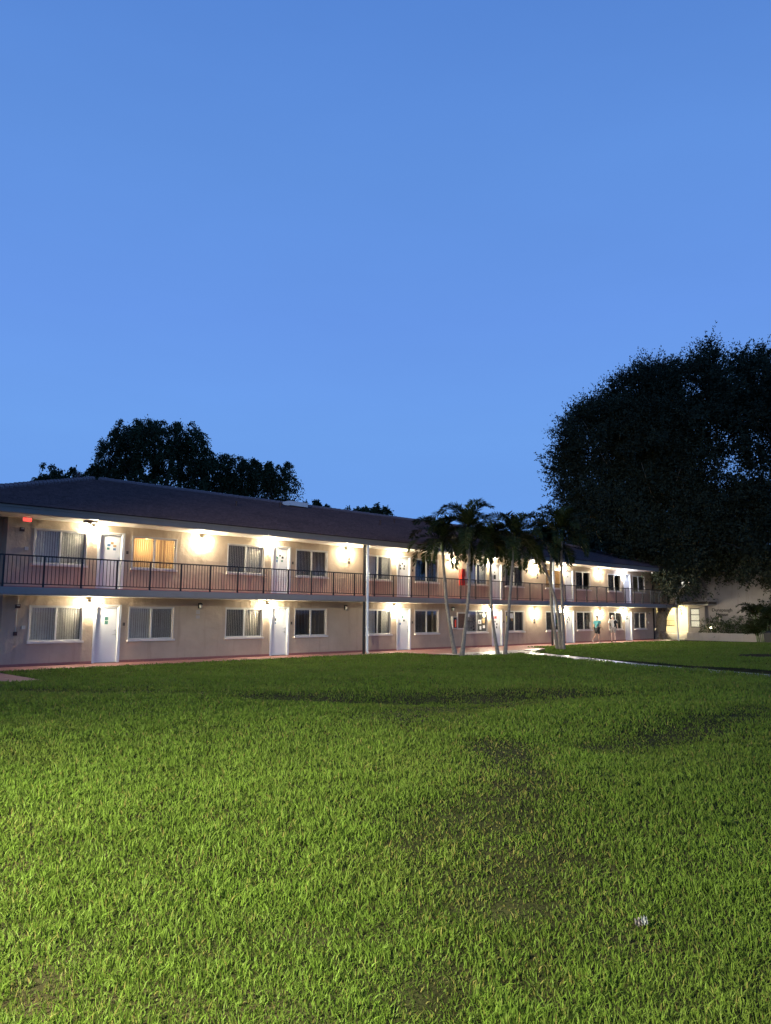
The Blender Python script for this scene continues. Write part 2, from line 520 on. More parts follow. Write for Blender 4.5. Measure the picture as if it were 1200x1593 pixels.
# lawn surface, graded grid
xs = np.unique(np.concatenate([np.arange(-30, -2, 1.5), np.arange(-2, 20, 0.22), np.arange(20, 45, 0.5), np.arange(45, 96, 1.5)]))
ys = np.unique(np.concatenate([np.arange(-30, -2, 1.5), np.arange(-2, 20, 0.22), np.arange(20, 30, 0.4), np.arange(30, 62, 2.0)]))
X, Y = np.meshgrid(xs, ys, indexing='ij')
Z = lawn_z(X, Y) - 0.05 * on_path(X, Y, 0.1) - 0.09 * (seg_d(X, Y, PATH) < 0.9) * np.clip((15.5 - Y) / 3, 0, 1)
nx, ny = X.shape
idx = np.arange(nx * ny).reshape(nx, ny)
quads = np.stack([idx[:-1, :-1], idx[1:, :-1], idx[1:, 1:], idx[:-1, 1:]], -1).reshape(-1, 4)
lawn = np_mesh('lawn', np.stack([X, Y, Z], -1).reshape(-1, 3), [quads], M['soil'])
lawn.data.polygons.foreach_set('use_smooth', [True] * len(lawn.data.polygons))
tag(lawn, kind='structure')

# paved walk under the balcony
b = MB(); b.box(3.0, 57.6, 26.05, 27.69, -0.25, 0.0)
tag(b.build('walkway', M['walk_red']), kind='structure')
b = MB(); b.box(3.0, 8.75, 21.8, 26.046, -0.25, -0.006)
tag(b.build('side_walkway', M['walk_red']), kind='structure')
# plaza in front of the walk (red paint, worn) and the pale concrete it opens on
b = MB()
b.v = [(27.2, 26.046, 0.0), (27.6, 24.2, 0.0), (36.8, 24.2, 0.0), (38.6, 26.046, 0.0)]; b.f = [(0, 1, 2, 3)]
tag(b.build('forecourt', M['walk_red']), kind='structure')
b = MB()
b.v = [(27.6, 24.196, 0.003), (28.2, 22.6, 0.004), (30.2, 21.9, 0.006), (31.6, 21.4, 0.01), (32.9, 21.9, 0.008), (34.2, 23.2, 0.006), (36.8, 24.196, 0.003)]; b.f = [tuple(range(7))]
tag(b.build('forecourt_slab', M['concrete']), kind='structure')
b = MB()
pl = []
for i, (px, py) in enumerate(PATH):
    q = Vector(PATH[min(i + 1, len(PATH) - 1)]) - Vector(PATH[max(i - 1, 0)]); q.normalize()
    nrm = Vector((-q.y, q.x))
    pl.append((Vector((px, py)) + nrm * 0.62, Vector((px, py)) - nrm * 0.62))
for (a0, a1), (b0, b1) in zip(pl[:-1], pl[1:]):
    pts = [(v_.x, v_.y, float(lawn_z(v_.x, v_.y)) - 0.012 - 0.085 * min(1, max(0, (15.5 - v_.y) / 3))) for v_ in (a0, a1, b1, b0)]
    b.face(pts)
tag(b.build('path', M['concrete']), kind='structure')

# mulch ring at the far right
b = MB()
b.face([(35.6 + 1.5 * math.cos(t) * (1 + .1 * math.sin(3 * t)), 12.0 + 1.3 * math.sin(t), float(lawn_z(35.6, 12.0)) + 0.03) for t in np.linspace(0, 2 * math.pi, 25)[:-1]])
tag(b.build('mulch_bed', M['mulch']), kind='structure')

# ------------------------------------------------------------------ apartment building
WY = 27.7; EY = 26.4; BAY = 7.974; X0 = 9.45; X1 = 56.95; F2 = 2.70
bld = wroot('apartment_building', (X0, WY, 0), 'long two storey cream stucco apartment block with a brown tiled hip roof and lit walkways', 'apartment building')
DW, DH = 0.96, 2.05       # door opening
WW, WH = 1.86, 1.21       # window opening
doors = []; wins = []
for k in range(6):
    for fl, z0 in ((0, 0.0), (1, F2)):
        doors.append((12.70 + BAY * k, z0 + 0.015, k, fl))
        wins.append((10.37 + BAY * k, z0 + 0.84, k, fl, 0))
        wins.append((14.04 + BAY * k, z0 + 0.84, k, fl, 1))
openings = [(x, x + DW, z, z + DH, 0.13) for x, z, k, fl in doors] + [(x, x + WW, z, z + WH, 0.12) for x, z, k, fl, s in wins]

b = MB()
ZT = 5.34
xb = sorted({X0, X1} | {o[0] for o in openings} | {o[1] for o in openings})
zb = sorted({0.0, ZT} | {o[2] for o in openings} | {o[3] for o in openings})
def inside(x, z):
    return any(o[0] - 1e-6 < x < o[1] + 1e-6 and o[2] - 1e-6 < z < o[3] + 1e-6 for o in openings)
for i in range(len(xb) - 1):
    run = None
    for j in range(len(zb) - 1):
        c = ((xb[i] + xb[i + 1]) / 2, (zb[j] + zb[j + 1]) / 2)
        if not inside(*c):
            if run is None: run = zb[j]
            end = zb[j + 1]
        if (inside(*c) or j == len(zb) - 2) and run is not None:
            b.face([(xb[i], WY, run), (xb[i + 1], WY, run), (xb[i + 1], WY, end), (xb[i], WY, end)]); run = None
for x0, x1, z0, z1, d in openings:
    y1 = WY + d + 0.08
    b.face([(x0, WY, z0), (x0, WY, z1), (x0, y1, z1), (x0, y1, z0)])
    b.face([(x1, WY, z0), (x1, y1, z0), (x1, y1, z1), (x1, WY, z1)])
    b.face([(x0, WY, z1), (x1, WY, z1), (x1, y1, z1), (x0, y1, z1)])
    b.face([(x0, WY, z0), (x0, y1, z0), (x1, y1, z0), (x1, WY, z0)])
# end walls, back, the set-back wall at the near end
DB = 43.3
b.face([(X1, WY, 0), (X1, DB, 0), (X1, DB, ZT), (X1, WY, ZT)])
b.face([(X0, WY, 0), (X0, WY, ZT), (X0, WY + 0.45, ZT), (X0, WY + 0.45, 0)])
b.face([(7.9, WY + 0.45, 0), (X0, WY + 0.45, 0), (X0, WY + 0.45, ZT), (7.9, WY + 0.45, ZT)])
b.face([(7.9, DB, 0), (7.9, WY + 0.45, 0), (7.9, WY + 0.45, ZT), (7.9, DB, ZT)])
b.face([(7.9, DB, 0), (7.9, DB, ZT), (X1, DB, ZT), (X1, DB, 0)])
b.build('wall', M['stucco'], bld)

# dark rooms behind the glass
b = MB()
b.box(X0 + .1, X1 - .1, 29.2, 29.3, 0.0, ZT - .05)
b.box(X0 + .1, X1 - .1, WY + .25, 29.19, 2.47, 2.66)
for k in range(7):
    xx = 9.75 + BAY * k
    b.box(xx - .06, xx + .06, WY + .22, 29.19, 0.0, 2.46)
    b.box(xx - .06, xx + .06, WY + .22, 29.19, 2.67, ZT - .06)
b.build('interior_wall', M['dark'], bld)

# balcony slab, its red painted top, roof soffit and fascia
b = MB(); b.box(6.9, 58.52, EY, WY - .003, 2.43, 2.668)
b.build('balcony_slab', M['slab'], bld)
b = MB(); b.box(6.95, 58.45, EY + .05, WY - .004, 2.669, 2.695)
b.build('balcony_floor', M['slab_top'], bld)
b = MB(); b.box(6.95, 56.9, EY + .06, WY - .004, 2.405, 2.428)
b.build('balcony_soffit', M['soffit'], bld)
b = MB(); b.box(7.2, 58.1, EY + .005, WY + .5, 5.09, 5.12)
b.build('eave_soffit', M['soffit'], bld)
b = MB(); b.box(6.95, 58.3, EY - .17, EY, 5.08, 5.33)
b.box(6.95, 7.12, EY + .001, DB, 5.08, 5.33); b.box(58.14, 58.3, EY + .001, DB, 5.08, 5.33)
b.box(6.93, 58.32, EY - .19, EY - .17, 5.25, 5.335)
b.build('fascia', M['fascia'], bld)
# red skirting line where the wall meets the walk
b = MB()
xs_ = [X0] + sum([[x, x + DW] for x, z, k, fl in doors if fl == 0], []) + [X1]
for a0, a1 in zip(xs_[0::2], xs_[1::2]):
    b.box(a0 + .02, a1 - .02, WY - .012, WY - .001, 0.002, 0.09)
b.build('skirting', M['walk_red'], bld)

# hip roof laid in stepped courses of tile
RY = 35.6; RZ = 8.12; EZ = 5.36; EYR = EY - .25
HL, HR = 6.7, 58.55         # eave corners
RL, RR_ = 15.9, 49.3        # ridge ends
BYR = 2 * RY - EYR
roofb = MB()
NC = 25
def lerp(a, b_, t): return a + (b_ - a) * t
def corners(t):
    return (lerp(HL, RL, t), lerp(HR, RR_, t), lerp(EYR, RY, t), lerp(BYR, RY, t), lerp(EZ, RZ, t))
rr = random.Random(3)
for i in range(NC):
    t0, t1 = i / NC, (i + 1) / NC
    a = corners(t0); c = corners(t1)
    st = 0.062
    # split the front course into runs with tiny level differences, as laid tiles have
    segs = 90
    for s in range(segs):
        u0, u1 = s / segs, (s + 1) / segs
        dz = st + rr.uniform(-.006, .008)
        p0 = (lerp(a[0], a[1], u0), a[2] - .01, a[4] + dz); p1 = (lerp(a[0], a[1], u1), a[2] - .01, a[4] + dz)
        q1 = (lerp(c[0], c[1], u1), c[2], c[4] + .002); q0 = (lerp(c[0], c[1], u0), c[2], c[4] + .002)
        roofb.face([p0, p1, q1, q0])
        roofb.face([(p0[0], p0[1], a[4] - .01), (p1[0], p1[1], a[4] - .01), p1, p0])
    for (A0, A1, C1, C0) in ((((a[0], a[3], a[4] + st)), (a[0], a[2], a[4] + st), (c[0], c[2], c[4]), (c[0], c[3], c[4])),
                             ((a[1], a[2], a[4] + st), (a[1], a[3], a[4] + st), (c[1], c[3], c[4]), (c[1], c[2], c[4])),
                             ((a[1], a[3], a[4] + st), (a[0], a[3], a[4] + st), (c[0], c[3], c[4]), (c[1], c[3], c[4]))):
        roofb.face([A0, A1, C1, C0])
        roofb.face([(A0[0], A0[1], a[4] - .01), (A1[0], A1[1], a[4] - .01), A1, A0])
roof = roofb.build('roof', M['tile'], bld)
def caps(nm, p, q, step=0.36):
    cap = MB()
    p, q = Vector(p), Vector(q); n = int((q - p).length / step); d = (q - p).normalized()
    for i in range(n):
        s = p + d * step * i + Vector((0, 0, .015 + rr.uniform(-.006, .006)))
        cap.tube([s, s + d * step * 1.06], [.15, .125], 8)
    o = cap.build(nm, M['ridge'], roof, origin=(0, 0, 0)); o.location = -bld.location
caps('ridge_cap', (RR_, RY, RZ + .02), (RL, RY, RZ + .02))
caps('hip_cap', (HL, EYR, EZ + .03), (RL, RY, RZ + .03))
caps('hip_cap', (HL, BYR, EZ + .03), (RL, RY, RZ + .03))
caps('hip_cap', (HR, EYR, EZ + .03), (RR_, RY, RZ + .03))
def roof_pt(x, t):
    return (x, lerp(EYR, RY, t), lerp(EZ, RZ, t))
for x, t, hh in ((14.6, .86, .32), (21.6, .62, .22), (25.6, .80, .25), (31.0, .55, .25), (33.8, .72, .22), (39.0, .6, .2)):
    p = Vector(roof_pt(x, t))
    v = MB(); v.tube([p - Vector((0, 0, .1)), p + Vector((0, 0, hh))], .05, 8); v.tube([p + Vector((0, 0, hh)), p + Vector((0, 0, hh + .05))], .075, 8)
    v.build('roof_vent', M['alarm'], bld)
p = Vector(roof_pt(27.6, .93))
v = MB(); v.box(p.x - .65, p.x + .65, p.y - .35, p.y + .35, p.z + .02, p.z + .28)
v.build('roof_hatch', M['pipe'], bld)

# doors -------------------------------------------------------------
def make_door():
    b = MB(); b.box(0.05, DW - .05, .085, .125, 0.012, DH - .045)
    d = b.build('door', M['door'], bld, origin=(0, 0, 0))
    f = MB()
    f.box(-.05, .049, -.018, .12, 0.0, DH + .02); f.box(DW - .049, DW + .05, -.018, .12, 0.0, DH + .02)
    f.box(-.05, DW + .05, -.018, .12, DH + .022, DH + .07); f.box(.051, DW - .051, .02, .12, DH - .04, DH + .02)
    f.build('frame', M['white'], d)
    h = MB(); h.box(.051, DW - .051, .0, .084, 0.0, .012); h.build('threshold', M['plate'], d)
    h = MB()
    h.tube([(DW - .13, .085, 1.02), (DW - .13, .048, 1.02)], .034, 10)
    h.tube([(DW - .12, .052, 1.02), (DW - .25, .047, 1.02)], .013, 6)
    h.build('handle', M['steel'], d)
    h = MB(); h.tube([(DW - .13, .085, 1.17), (DW - .13, .055, 1.17)], .034, 10); h.build('deadbolt', M['steel'], d)
    h = MB(); h.tube([(DW / 2, .085, 1.52), (DW / 2, .077, 1.52)], .014, 8); h.build('peephole', M['steel'], d)
    return d
door0 = make_door()
CARDS = {  # (bay, floor): (x, z, w, h, material)
    (0, 1): [(.50, 1.68, .11, .09, 'pap_o'), (.37, 1.60, .12, .09, 'pap_b'), (.36, 1.47, .10, .08, 'pap_g'), (.60, 1.58, .12, .08, 'pap_o'), (.60, 1.46, .11, .08, 'pap_b')],
    (0, 0): [(.42, 1.55, .13, .12, 'pap_g'), (.42, 1.40, .13, .12, 'pap_g')],
    (1, 1): [(.42, 1.66, .10, .09, 'pap_d'), (.27, 1.55, .10, .10, 'pap_g'), (.27, 1.40, .08, .12, 'pap_b'), (.56, 1.57, .11, .10, 'pap_d'), (.54, 1.42, .10, .09, 'pap_g')],
    (1, 0): [(.27, 1.50, .08, .12, 'pap_d'), (.27, 1.37, .08, .07, 'pap_b')],
    (2, 1): [(.40, 1.68, .10, .10, 'pap_d'), (.24, 1.58, .10, .10, 'pap_d'), (.25, 1.42, .10, .10, 'pap_d'), (.55, 1.56, .10, .10, 'pap_d'), (.53, 1.42, .10, .10, 'pap_d')],
    (2, 0): [(.42, 1.62, .11, .12, 'pap_g'), (.52, 1.45, .13, .10, 'pap_d'), (.24, 1.28, .12, .10, 'pap_b')],
    (3, 1): [(.36, 1.55, .09, .10, 'pap_d'), (.30, 1.20, .22, .26, 'pap_d')],
    (3, 0): [(.30, 1.58, .24, .16, 'pap_r'), (.34, 1.36, .10, .10, 'pap_d'), (.50, 1.20, .12, .12, 'pap_d'), (.26, 1.20, .10, .08, 'pap_b'), (.48, 1.02, .10, .12, 'pap_d')],
    (4, 1): [(.42, 1.6, .10, .10, 'pap_d')],
    (4, 0): [(.40, 1.62, .12, .10, 'pap_d'), (.25, 1.50, .12, .10, 'pap_g'), (.48, 1.44, .08, .18, 'pap_d'), (.24, 1.32, .10, .08, 'pap_d')],
    (5, 1): [],
    (5, 0): [(.38, 1.66, .12, .12, 'pap_d'), (.46, 1.52, .14, .12, 'pap_d'), (.26, 1.48, .10, .18, 'pap_g')],
}
for i, (x, z, k, fl) in enumerate(doors):
    d = door0 if i == 0 else copy_tree(door0, bld)
    d.location = Vector((x, WY, z)) - bld.location
for d, (x, z, k, fl) in zip([o for o in bld.children if o.name.startswith('door')], doors):
    for cx, cz, cw, chh, mm in CARDS[(k, fl)]:
        b = MB(); b.box(cx, cx + cw, .081, .0845, cz, cz + chh); b.build('card', M[mm], d)

# windows -----------------------------------------------------------
def make_window(kind):
    f = MB()
    f.box(0, WW, .03, .10, 0, .05); f.box(0, WW, .03, .10, WH - .05, WH)
    f.box(0, .05, .03, .10, .051, WH - .051); f.box(WW - .05, WW, .03, .10, .051, WH - .051)
    f.box(WW / 2 - .035, WW / 2 + .035, .02, .09, .051, WH - .051)
    wn = f.build('window', M['alu'], bld, origin=(0, 0, 0))
    s = MB(); s.box(-.06, WW + .06, -.085, .028, -.075, -.002); s.build('sill', M['sill'], wn)
    c = MB()
    c.box(-.03, -.001, -.008, .03, 0.0, WH + .028); c.box(WW + .001, WW + .03, -.008, .03, 0.0, WH + .028); c.box(-.001, WW + .001, -.008, .03, WH + .001, WH + .028)
    c.build('trim', M['alu'], wn)
    p = MB(); p.box(.051, WW / 2 - .036, .050, .056, .051, WH - .051); p.build('pane', M['pane'], wn)
    p = MB(); p.box(WW / 2 + .036, WW - .051, .066, .072, .051, WH - .051); p.build('pane', M['pane'], wn)
    if kind != 'lit':
        sc = MB()
        if kind in ('a', 'c', 'e'): sc.face([(WW / 2 + .036, .045, .051), (WW - .051, .045, .051), (WW - .051, .045, WH - .051), (WW / 2 + .036, .045, WH - .051)])
        else: sc.face([(.051, .040, .051), (WW / 2 - .036, .040, .051), (WW / 2 - .036, .040, WH - .051), (.051, .040, WH - .051)])
        sc.build('insect_screen', M['screen'], wn)
    bl = MB(); r2 = random.Random(kind)
    n = 20
    for i in range(n):
        x = .06 + (WW - .12) * (i + .5) / n
        if kind == 'c' and (i in (11, 12) or i > 16): continue
        if kind == 'lit' and i in (9, 13, 15): continue
        if kind == 'd' and i > 6: continue
        if kind == 'e' and 8 < i < 14: continue
        ang = {'a': .30, 'b': .42, 'c': .75, 'lit': .30, 'd': .6, 'e': .12}[kind] + r2.uniform(-.07, .07)
        hw = .030 if kind == 'lit' else .046; dx, dy = hw * math.cos(ang), hw * math.sin(ang)
        bl.face([(x - dx, .104 - dy, .03), (x + dx, .104 + dy, .03), (x + dx, .104 + dy, WH - .03), (x - dx, .104 - dy, WH - .03)])
    bl.box(.04, WW - .04, .08, .13, WH - .03, WH + .01)
    bl.build('blind', M['blind_lit' if kind == 'lit' else 'blind_w' if kind in ('a', 'e') else 'blind'], wn)
    return wn
protos = {}
KIND = {(0, 1, 1): 'lit', (0, 0, 0): 'a', (0, 1, 0): 'a', (0, 0, 1): 'a', (1, 0, 1): 'c', (1, 1, 0): 'b', (2, 1, 1): 'c', (4, 1, 0): 'lit', (1, 0, 0): 'b', (1, 1, 1): 'b', (3, 0, 1): 'c', (5, 1, 1): 'c', (2, 0, 0): 'e', (2, 0, 1): 'd', (3, 1, 0): 'e', (3, 1, 1): 'c', (4, 1, 1): 'd', (4, 0, 0): 'd', (5, 0, 0): 'b', (5, 1, 0): 'd', (5, 0, 1): 'a', (2, 1, 0): 'e', (4, 0, 1): 'b'}
winobj = {}
for x, z, k, fl, s in wins:
    kd = KIND.get((k, fl, s), 'a' if (k + fl + s) % 2 else 'b')
    if kd not in protos:
        protos[kd] = make_window(kd); o = protos[kd]
    else:
        o = copy_tree(protos[kd], bld)
    o.location = Vector((x, WY, z)) - bld.location
    winobj[(k, fl, s)] = o
# papers stuck inside the office window and hangings in the next one
def notes(o, items):
    for x, z, w_, h_, mm in items:
        b = MB(); b.box(x, x + w_, .041, .048, z, z + h_); b.build('note', M[mm], o)
notes(winobj[(3, 0, 0)], [(.12, .86, .14, .18, 'paper'), (.10, .58, .5, .07, 'pap_d'), (.62, .60, .16, .05, 'pap_d'), (.38, .20, .09, .09, 'pap_d'), (.62, .30, .08, .07, 'pap_d'), (.60, .10, .13, .1, 'pap_d'), (1.08, .46, .28, .24, 'paper'), (1.16, .52, .1, .1, 'pap_d'), (1.50, .84, .22, .22, 'paper'), (1.47, .50, .20, .28, 'pap_o'), (1.20, .14, .16, .2, 'paper'), (1.50, .22, .2, .16, 'paper')])
notes(winobj[(3, 0, 1)], [(.06, .56, .14, .36, 'pap_y'), (.50, .78, .34, .30, 'paper'), (.58, .62, .18, .16, 'pap_o')])
notes(winobj[(4, 0, 1)], [(1.66, .16, .1, .36, 'paper')])

# rooms with the light on, behind their blinds
def room(x0, x1, z0, z1, power, color):
    b = MB()
    y0, y1 = WY + .26, 29.15
    b.face([(x0, y1, z0), (x1, y1, z0), (x1, y1, z1), (x0, y1, z1)])
    b.face([(x0, y0, z0), (x0, y1, z0), (x0, y1, z1), (x0, y0, z1)])
    b.face([(x1, y0, z0), (x1, y0, z1), (x1, y1, z1), (x1, y1, z0)])
    b.face([(x0, y0, z0), (x1, y0, z0), (x1, y1, z0), (x0, y1, z0)])
    b.face([(x0, y0, z1), (x0, y1, z1), (x1, y1, z1), (x1, y0, z1)])
    b.build('lit_room', M['room'], bld)
    ld = bpy.data.lights.new('room_lamp', 'POINT'); ld.energy = power; ld.color = color; ld.shadow_soft_size = .12
    lo = bpy.data.objects.new('room_lamp', ld); COL.objects.link(lo); lo.location = ((x0 + x1) / 2 + .2, 28.75, z1 - .45)
room(13.75, 16.2, 2.72, 5.0, 230, (1.0, .62, .22))
room(13.75, 16.2, 0.05, 2.4, 2.2, (1.0, .60, .25))
room(10.1, 12.5, 0.05, 2.4, 5.0, (1.0, .85, .55))
room(10.37 + 4 * BAY - .2, 10.37 + 4 * BAY + 2.1, 2.72, 5.0, 130, (1.0, .60, .22))
room(14.04 + BAY - .2, 14.04 + BAY + 2.1, 0.05, 2.4, 2.0, (1.0, .75, .45))
room(14.04 + 2 * BAY - .2, 14.04 + 2 * BAY + 2.1, 0.05, 2.4, 1.6, (1.0, .75, .45))

# number plates right of each door
for i, (x, z, k, fl) in enumerate(doors):
    b = MB(); b.box(x + DW + .13, x + DW + .22, WY - .012, WY - .001, z + 1.34, z + 1.46)
    b.box(x + DW + .145, x + DW + .205, WY - .016, WY - .0121, z + 1.36, z + 1.44)
    o = b.build('number_plate', M['plate'], None, origin=(x + DW + .17, WY, z + 1.34))
    tag(o, f"small dark number plate right of the {ORD[k]} {'upper' if fl else 'ground floor'} door from the left", 'number plate', 'number plates beside the doors')

# downspouts ---------------------------------------------------------
for i, (x, nm) in enumerate(((25.2, 'white round downspout at the balcony edge left of the palms'), (41.05, 'white round downspout behind the last palm cluster'))):
    rtp = wroot('downspout', (x, EY - .1, 0), nm, 'downspout', 'white downspouts on the balcony edge')
    b = MB(); b.tube([(x, EY - .08, 5.1), (x, EY - .08, .12), (x + .02, EY - .14, .04)], .062, 10); b.build('pipe', M['pipe'], rtp, True)
    b = MB(); b.box(x - .17, x - .082, EY - .03, EY + .05, 2.70, 5.08); b.box(x - .17, x - .082, EY - .03, EY + .05, 0.0, 2.42); b.build('support_post', M['black'], rtp)
    b = MB()
    for zz in (1.2, 3.4, 4.6): b.tube([(x, EY - .08, zz), (x, EY - .08, zz + .05)], .085, 10)
    b.build('strap', M['pipe'], rtp)
# corner post under the landing at the far end
rtp = wroot('corner_post', (58.42, EY + .05, 0), 'slim pale post holding up the far corner of the balcony landing', 'post')
b = MB(); b.box(58.36, 58.48, EY + .0, EY + .12, -.15, 2.428); b.build('lower_shaft', M['pipe'], rtp)
b = MB(); b.box(58.34, 58.50, EY - .02, EY + .14, -.16, -.02); b.build('base_plate', M['pipe'], rtp)
b = MB(); b.box(58.37, 58.47, EY + .02, EY + .12, 2.67, 3.75); b.build('upper_shaft', M['pipe'], rtp)

# balcony railing -----------------------------------------------------
rail = wroot('balcony_railing', (X0, EY, F2), 'long black iron balcony railing with thin upright bars along the upper walkway', 'railing')
RYY = EY + .04
b = MB(); b.box(6.95, 58.36, RYY - .025, RYY + .025, 3.685, 3.73); b.build('top_rail', M['black'], rail)
b = MB(); b.box(6.95, 58.36, RYY - .017, RYY + .017, 2.76, 2.79); b.build('bottom_rail', M['black'], rail)
px = [8.98 + 1.291 * i for i in range(-1, 38)]
for i, x in enumerate(px):
    b = MB(); b.box(x - .024, x + .024, RYY - .028, RYY + .028, 2.669, 3.684); b.build('post', M['black'], rail)
    nxt = px[i + 1] if i + 1 < len(px) else 58.3
    b = MB(); n = 10
    for j in range(1, n):
        xx = x + (nxt - x) * j / n
        b.box(xx - .008, xx + .008, RYY - .008, RYY + .008, 2.791, 3.684)
    b.build('baluster_panel', M['black'], rail)

# wall lanterns --------------------------------------------------------
def make_lamp(on, cool=False):
    r_ = empty('wall_lantern', (0, 0, 0))
    b = MB(); b.box(-.055, .055, -.018, -.001, -.10, .12); b.build('backplate', M['black'], r_)
    b = MB(); b.tube([(0, -.018, .09), (0, -.07, .125), (0, -.115, .115)], .012, 6); b.build('arm', M['black'], r_)
    b = MB(); b.lathe([(.085, .06), (.082, .075), (.05, .11), (.02, .12)], (0, -.12, 0), 12); b.build('cap', M['black'], r_)
    b = MB(); b.lathe([(.035, -.11), (.058, -.09), (.066, .0), (.06, .058)], (0, -.12, 0), 10)
    b.build('glass', M['lamp_cool' if cool else 'lamp_on'] if on else M['lamp_off'], r_, True)
    b = MB(); b.tube([(0, -.12, -.128), (0, -.12, -.109)], [.012, .03], 8); b.build('finial', M['black'], r_)
    return r_
lamp_src = {}
def place_lamp(x, z, key, label, group):
    if key not in lamp_src:
        lamp_src[key] = make_lamp(key != 'off', key == 'cool'); o = lamp_src[key]
    else:
        o = copy_tree(lamp_src[key])
    o.location = (x, WY, z)
    tag(o, label, 'wall lamp', group)
for k in range(6):
    place_lamp(12.46 + BAY * k, 4.90, 'cool' if k == 5 else 'on', f'{"bluish " if k == 5 else ""}lit wall lantern left of the {ORD[k]} upper door from the left', 'wall lanterns along the facade')
    place_lamp(12.46 + BAY * k, 2.13, 'on', f'lit wall lantern left of the {ORD[k]} ground floor door from the left', 'wall lanterns along the facade')
for k in range(5):
    place_lamp(17.05 + BAY * k, 4.80, 'on', f'lit wall lantern on the upper wall between flats {["one and two","two and three","three and four","four and five","five and six"][k]} from left', 'wall lanterns along the facade')
    place_lamp(17.05 + BAY * k, 2.13 if k < 3 else 2.0, 'on' if k > 2 else 'off', f'{"lit" if k > 2 else "unlit black"} wall lantern on the lower wall between flats {["one and two","two and three","three and four","four and five","five and six"][k]}, from left', 'wall lanterns along the facade')

# exit signs, alarms, boxes ------------------------------------------------
def exit_sign(x, label):
    r_ = wroot('exit_sign', (x, WY - .3, 4.9), label, 'exit sign', 'red exit lights at the roof ends')
    b = MB(); b.box(x - .15, x + .15, WY - .36, WY - .30, 4.93, 5.07); b.build('housing', M['white'], r_)
    b = MB(); b.box(x - .14, x + .14, WY - .372, WY - .361, 4.945, 5.055); b.build('face', M['exit'], r_)
    b = MB(); b.box(x - .02, x + .02, WY - .35, WY - .31, 5.071, 5.088); b.build('bracket', M['white'], r_)
exit_sign(9.95, 'glowing red exit sign under the eave at the left end')
exit_sign(57.3, 'glowing red exit sign under the eave at the far right end')
def alarm(x, z, label, horn=True):
    r_ = wroot('fire_alarm', (x, WY, z), label, 'fire alarm', 'dark fire alarm horns')
    b = MB(); b.box(x - .075, x + .075, WY - .06, WY - .001, z, z + .13); b.build('body', M['alarm'], r_)
    b = MB(); b.box(x - .05, x + .05, WY - .085, WY - .061, z + .07, z + .115); b.build('strobe', M['lamp_off'], r_)
alarm(9.92, 4.62, 'dark fire alarm horn below the red exit sign at the upper left')
alarm(9.95, 1.98, 'dark fire alarm horn on the ground floor left end')
alarm(56.3, 1.93, 'dark fire alarm horn on the ground floor right end')
alarm(32.75, 4.72, 'dark fire alarm horn on the upper wall beside the palm crowns')
alarm(32.5, 2.02, 'dark fire alarm horn on the ground floor wall behind the palm trunks')
r_ = wroot('pull_station', (9.92, WY, 1.1), 'small dark pull station with conduit below the ground floor alarm', 'pull station')
b = MB(); b.box(9.86, 9.98, WY - .05, WY - .001, 1.05, 1.18); b.build('body', M['alarm'], r_)
b = MB(); b.tube([(9.93, WY - .012, 1.181), (9.94, WY - .012, 1.975)], .011, 6); b.tube([(9.95, WY - .012, 2.115), (9.95, WY - .012, 2.40)], .011, 6); b.build('conduit', M['soffit'], r_)
for x, z, lb in ((10.1, 3.98, 'small grey junction box left of the first upper window'), (10.17, 1.27, 'small grey junction box left of the first ground floor window'), (56.1, 1.25, 'small grey junction box at the right end of the ground floor wall')):
    r_ = wroot('junction_box', (x, WY, z), lb, 'junction box', 'grey junction boxes')
    b = MB(); b.box(x - .06, x + .06, WY - .05, WY - .001, z, z + .11); b.build('box_body', M['box'], r_)
    b = MB(); b.box(x - .065, x + .065, WY - .056, WY - .0505, z - .005, z + .115); b.build('lid', M['soffit'], r_)
for x, z, lb in ((25.25, 4.25, 'small dark plaque pair under the second upper lantern between flats'), (41.35, 4.1, 'small dark plaque pair on the upper wall under the lantern between palm clusters'), (40.95, 1.30, 'small dark plaque pair on the ground floor wall between palm clusters'), (17.0, 1.62, 'pale plaque under the unlit lantern between the first two ground floor flats')):
    r_ = wroot('plaque', (x, WY, z), lb, 'plaque', 'small plaques on the walls')
    m_ = M['box'] if lb.startswith('pale') else M['plate']
    b = MB(); b.box(x - .09, x + .09, WY - .012, WY - .001, z, z + .13); b.build('panel', m_, r_)
    b = MB(); b.box(x - .09, x + .09, WY - .012, WY - .001, z + .18, z + .34); b.build('panel', m_, r_)
r_ = wroot('fire_hose_cabinet', (33.72, WY, 3.4), 'red fire cabinet on the upper wall behind the palm fronds', 'fire cabinet')
b = MB(); b.box(33.62, 33.95, WY - .18, WY - .001, 3.45, 4.36); b.build('box_body', M['red'], r_)
b = MB(); b.box(33.65, 33.92, WY - .195, WY - .181, 3.49, 4.32); b.build('door', M['red'], r_)
b = MB(); b.box(33.88, 33.905, WY - .22, WY - .1955, 3.8, 3.95); b.build('handle', M['steel'], r_)
r_ = wroot('extinguisher_box', (33.05, WY, 1.2), 'small white framed extinguisher box between the palm trunks', 'extinguisher box')
b = MB(); b.box(32.88, 33.25, WY - .16, WY - .001, 1.05, 1.72); b.build('box_body', M['soffit'], r_)
b = MB(); b.box(32.93, 33.20, WY - .165, WY - .1605, 1.10, 1.67); b.build('pane', M['pap_d'], r_)
b = MB(); b.tube([(33.06, WY - .19, 1.14), (33.06, WY - .19, 1.5), (33.06, WY - .19, 1.56)], [.05, .05, .02], 8); b.build('extinguisher', M['red'], r_)
r_ = wroot('notice_board', (33.85, WY, 1.1), 'brown notice board in a pale frame right of the extinguisher box', 'notice board')
b = MB()
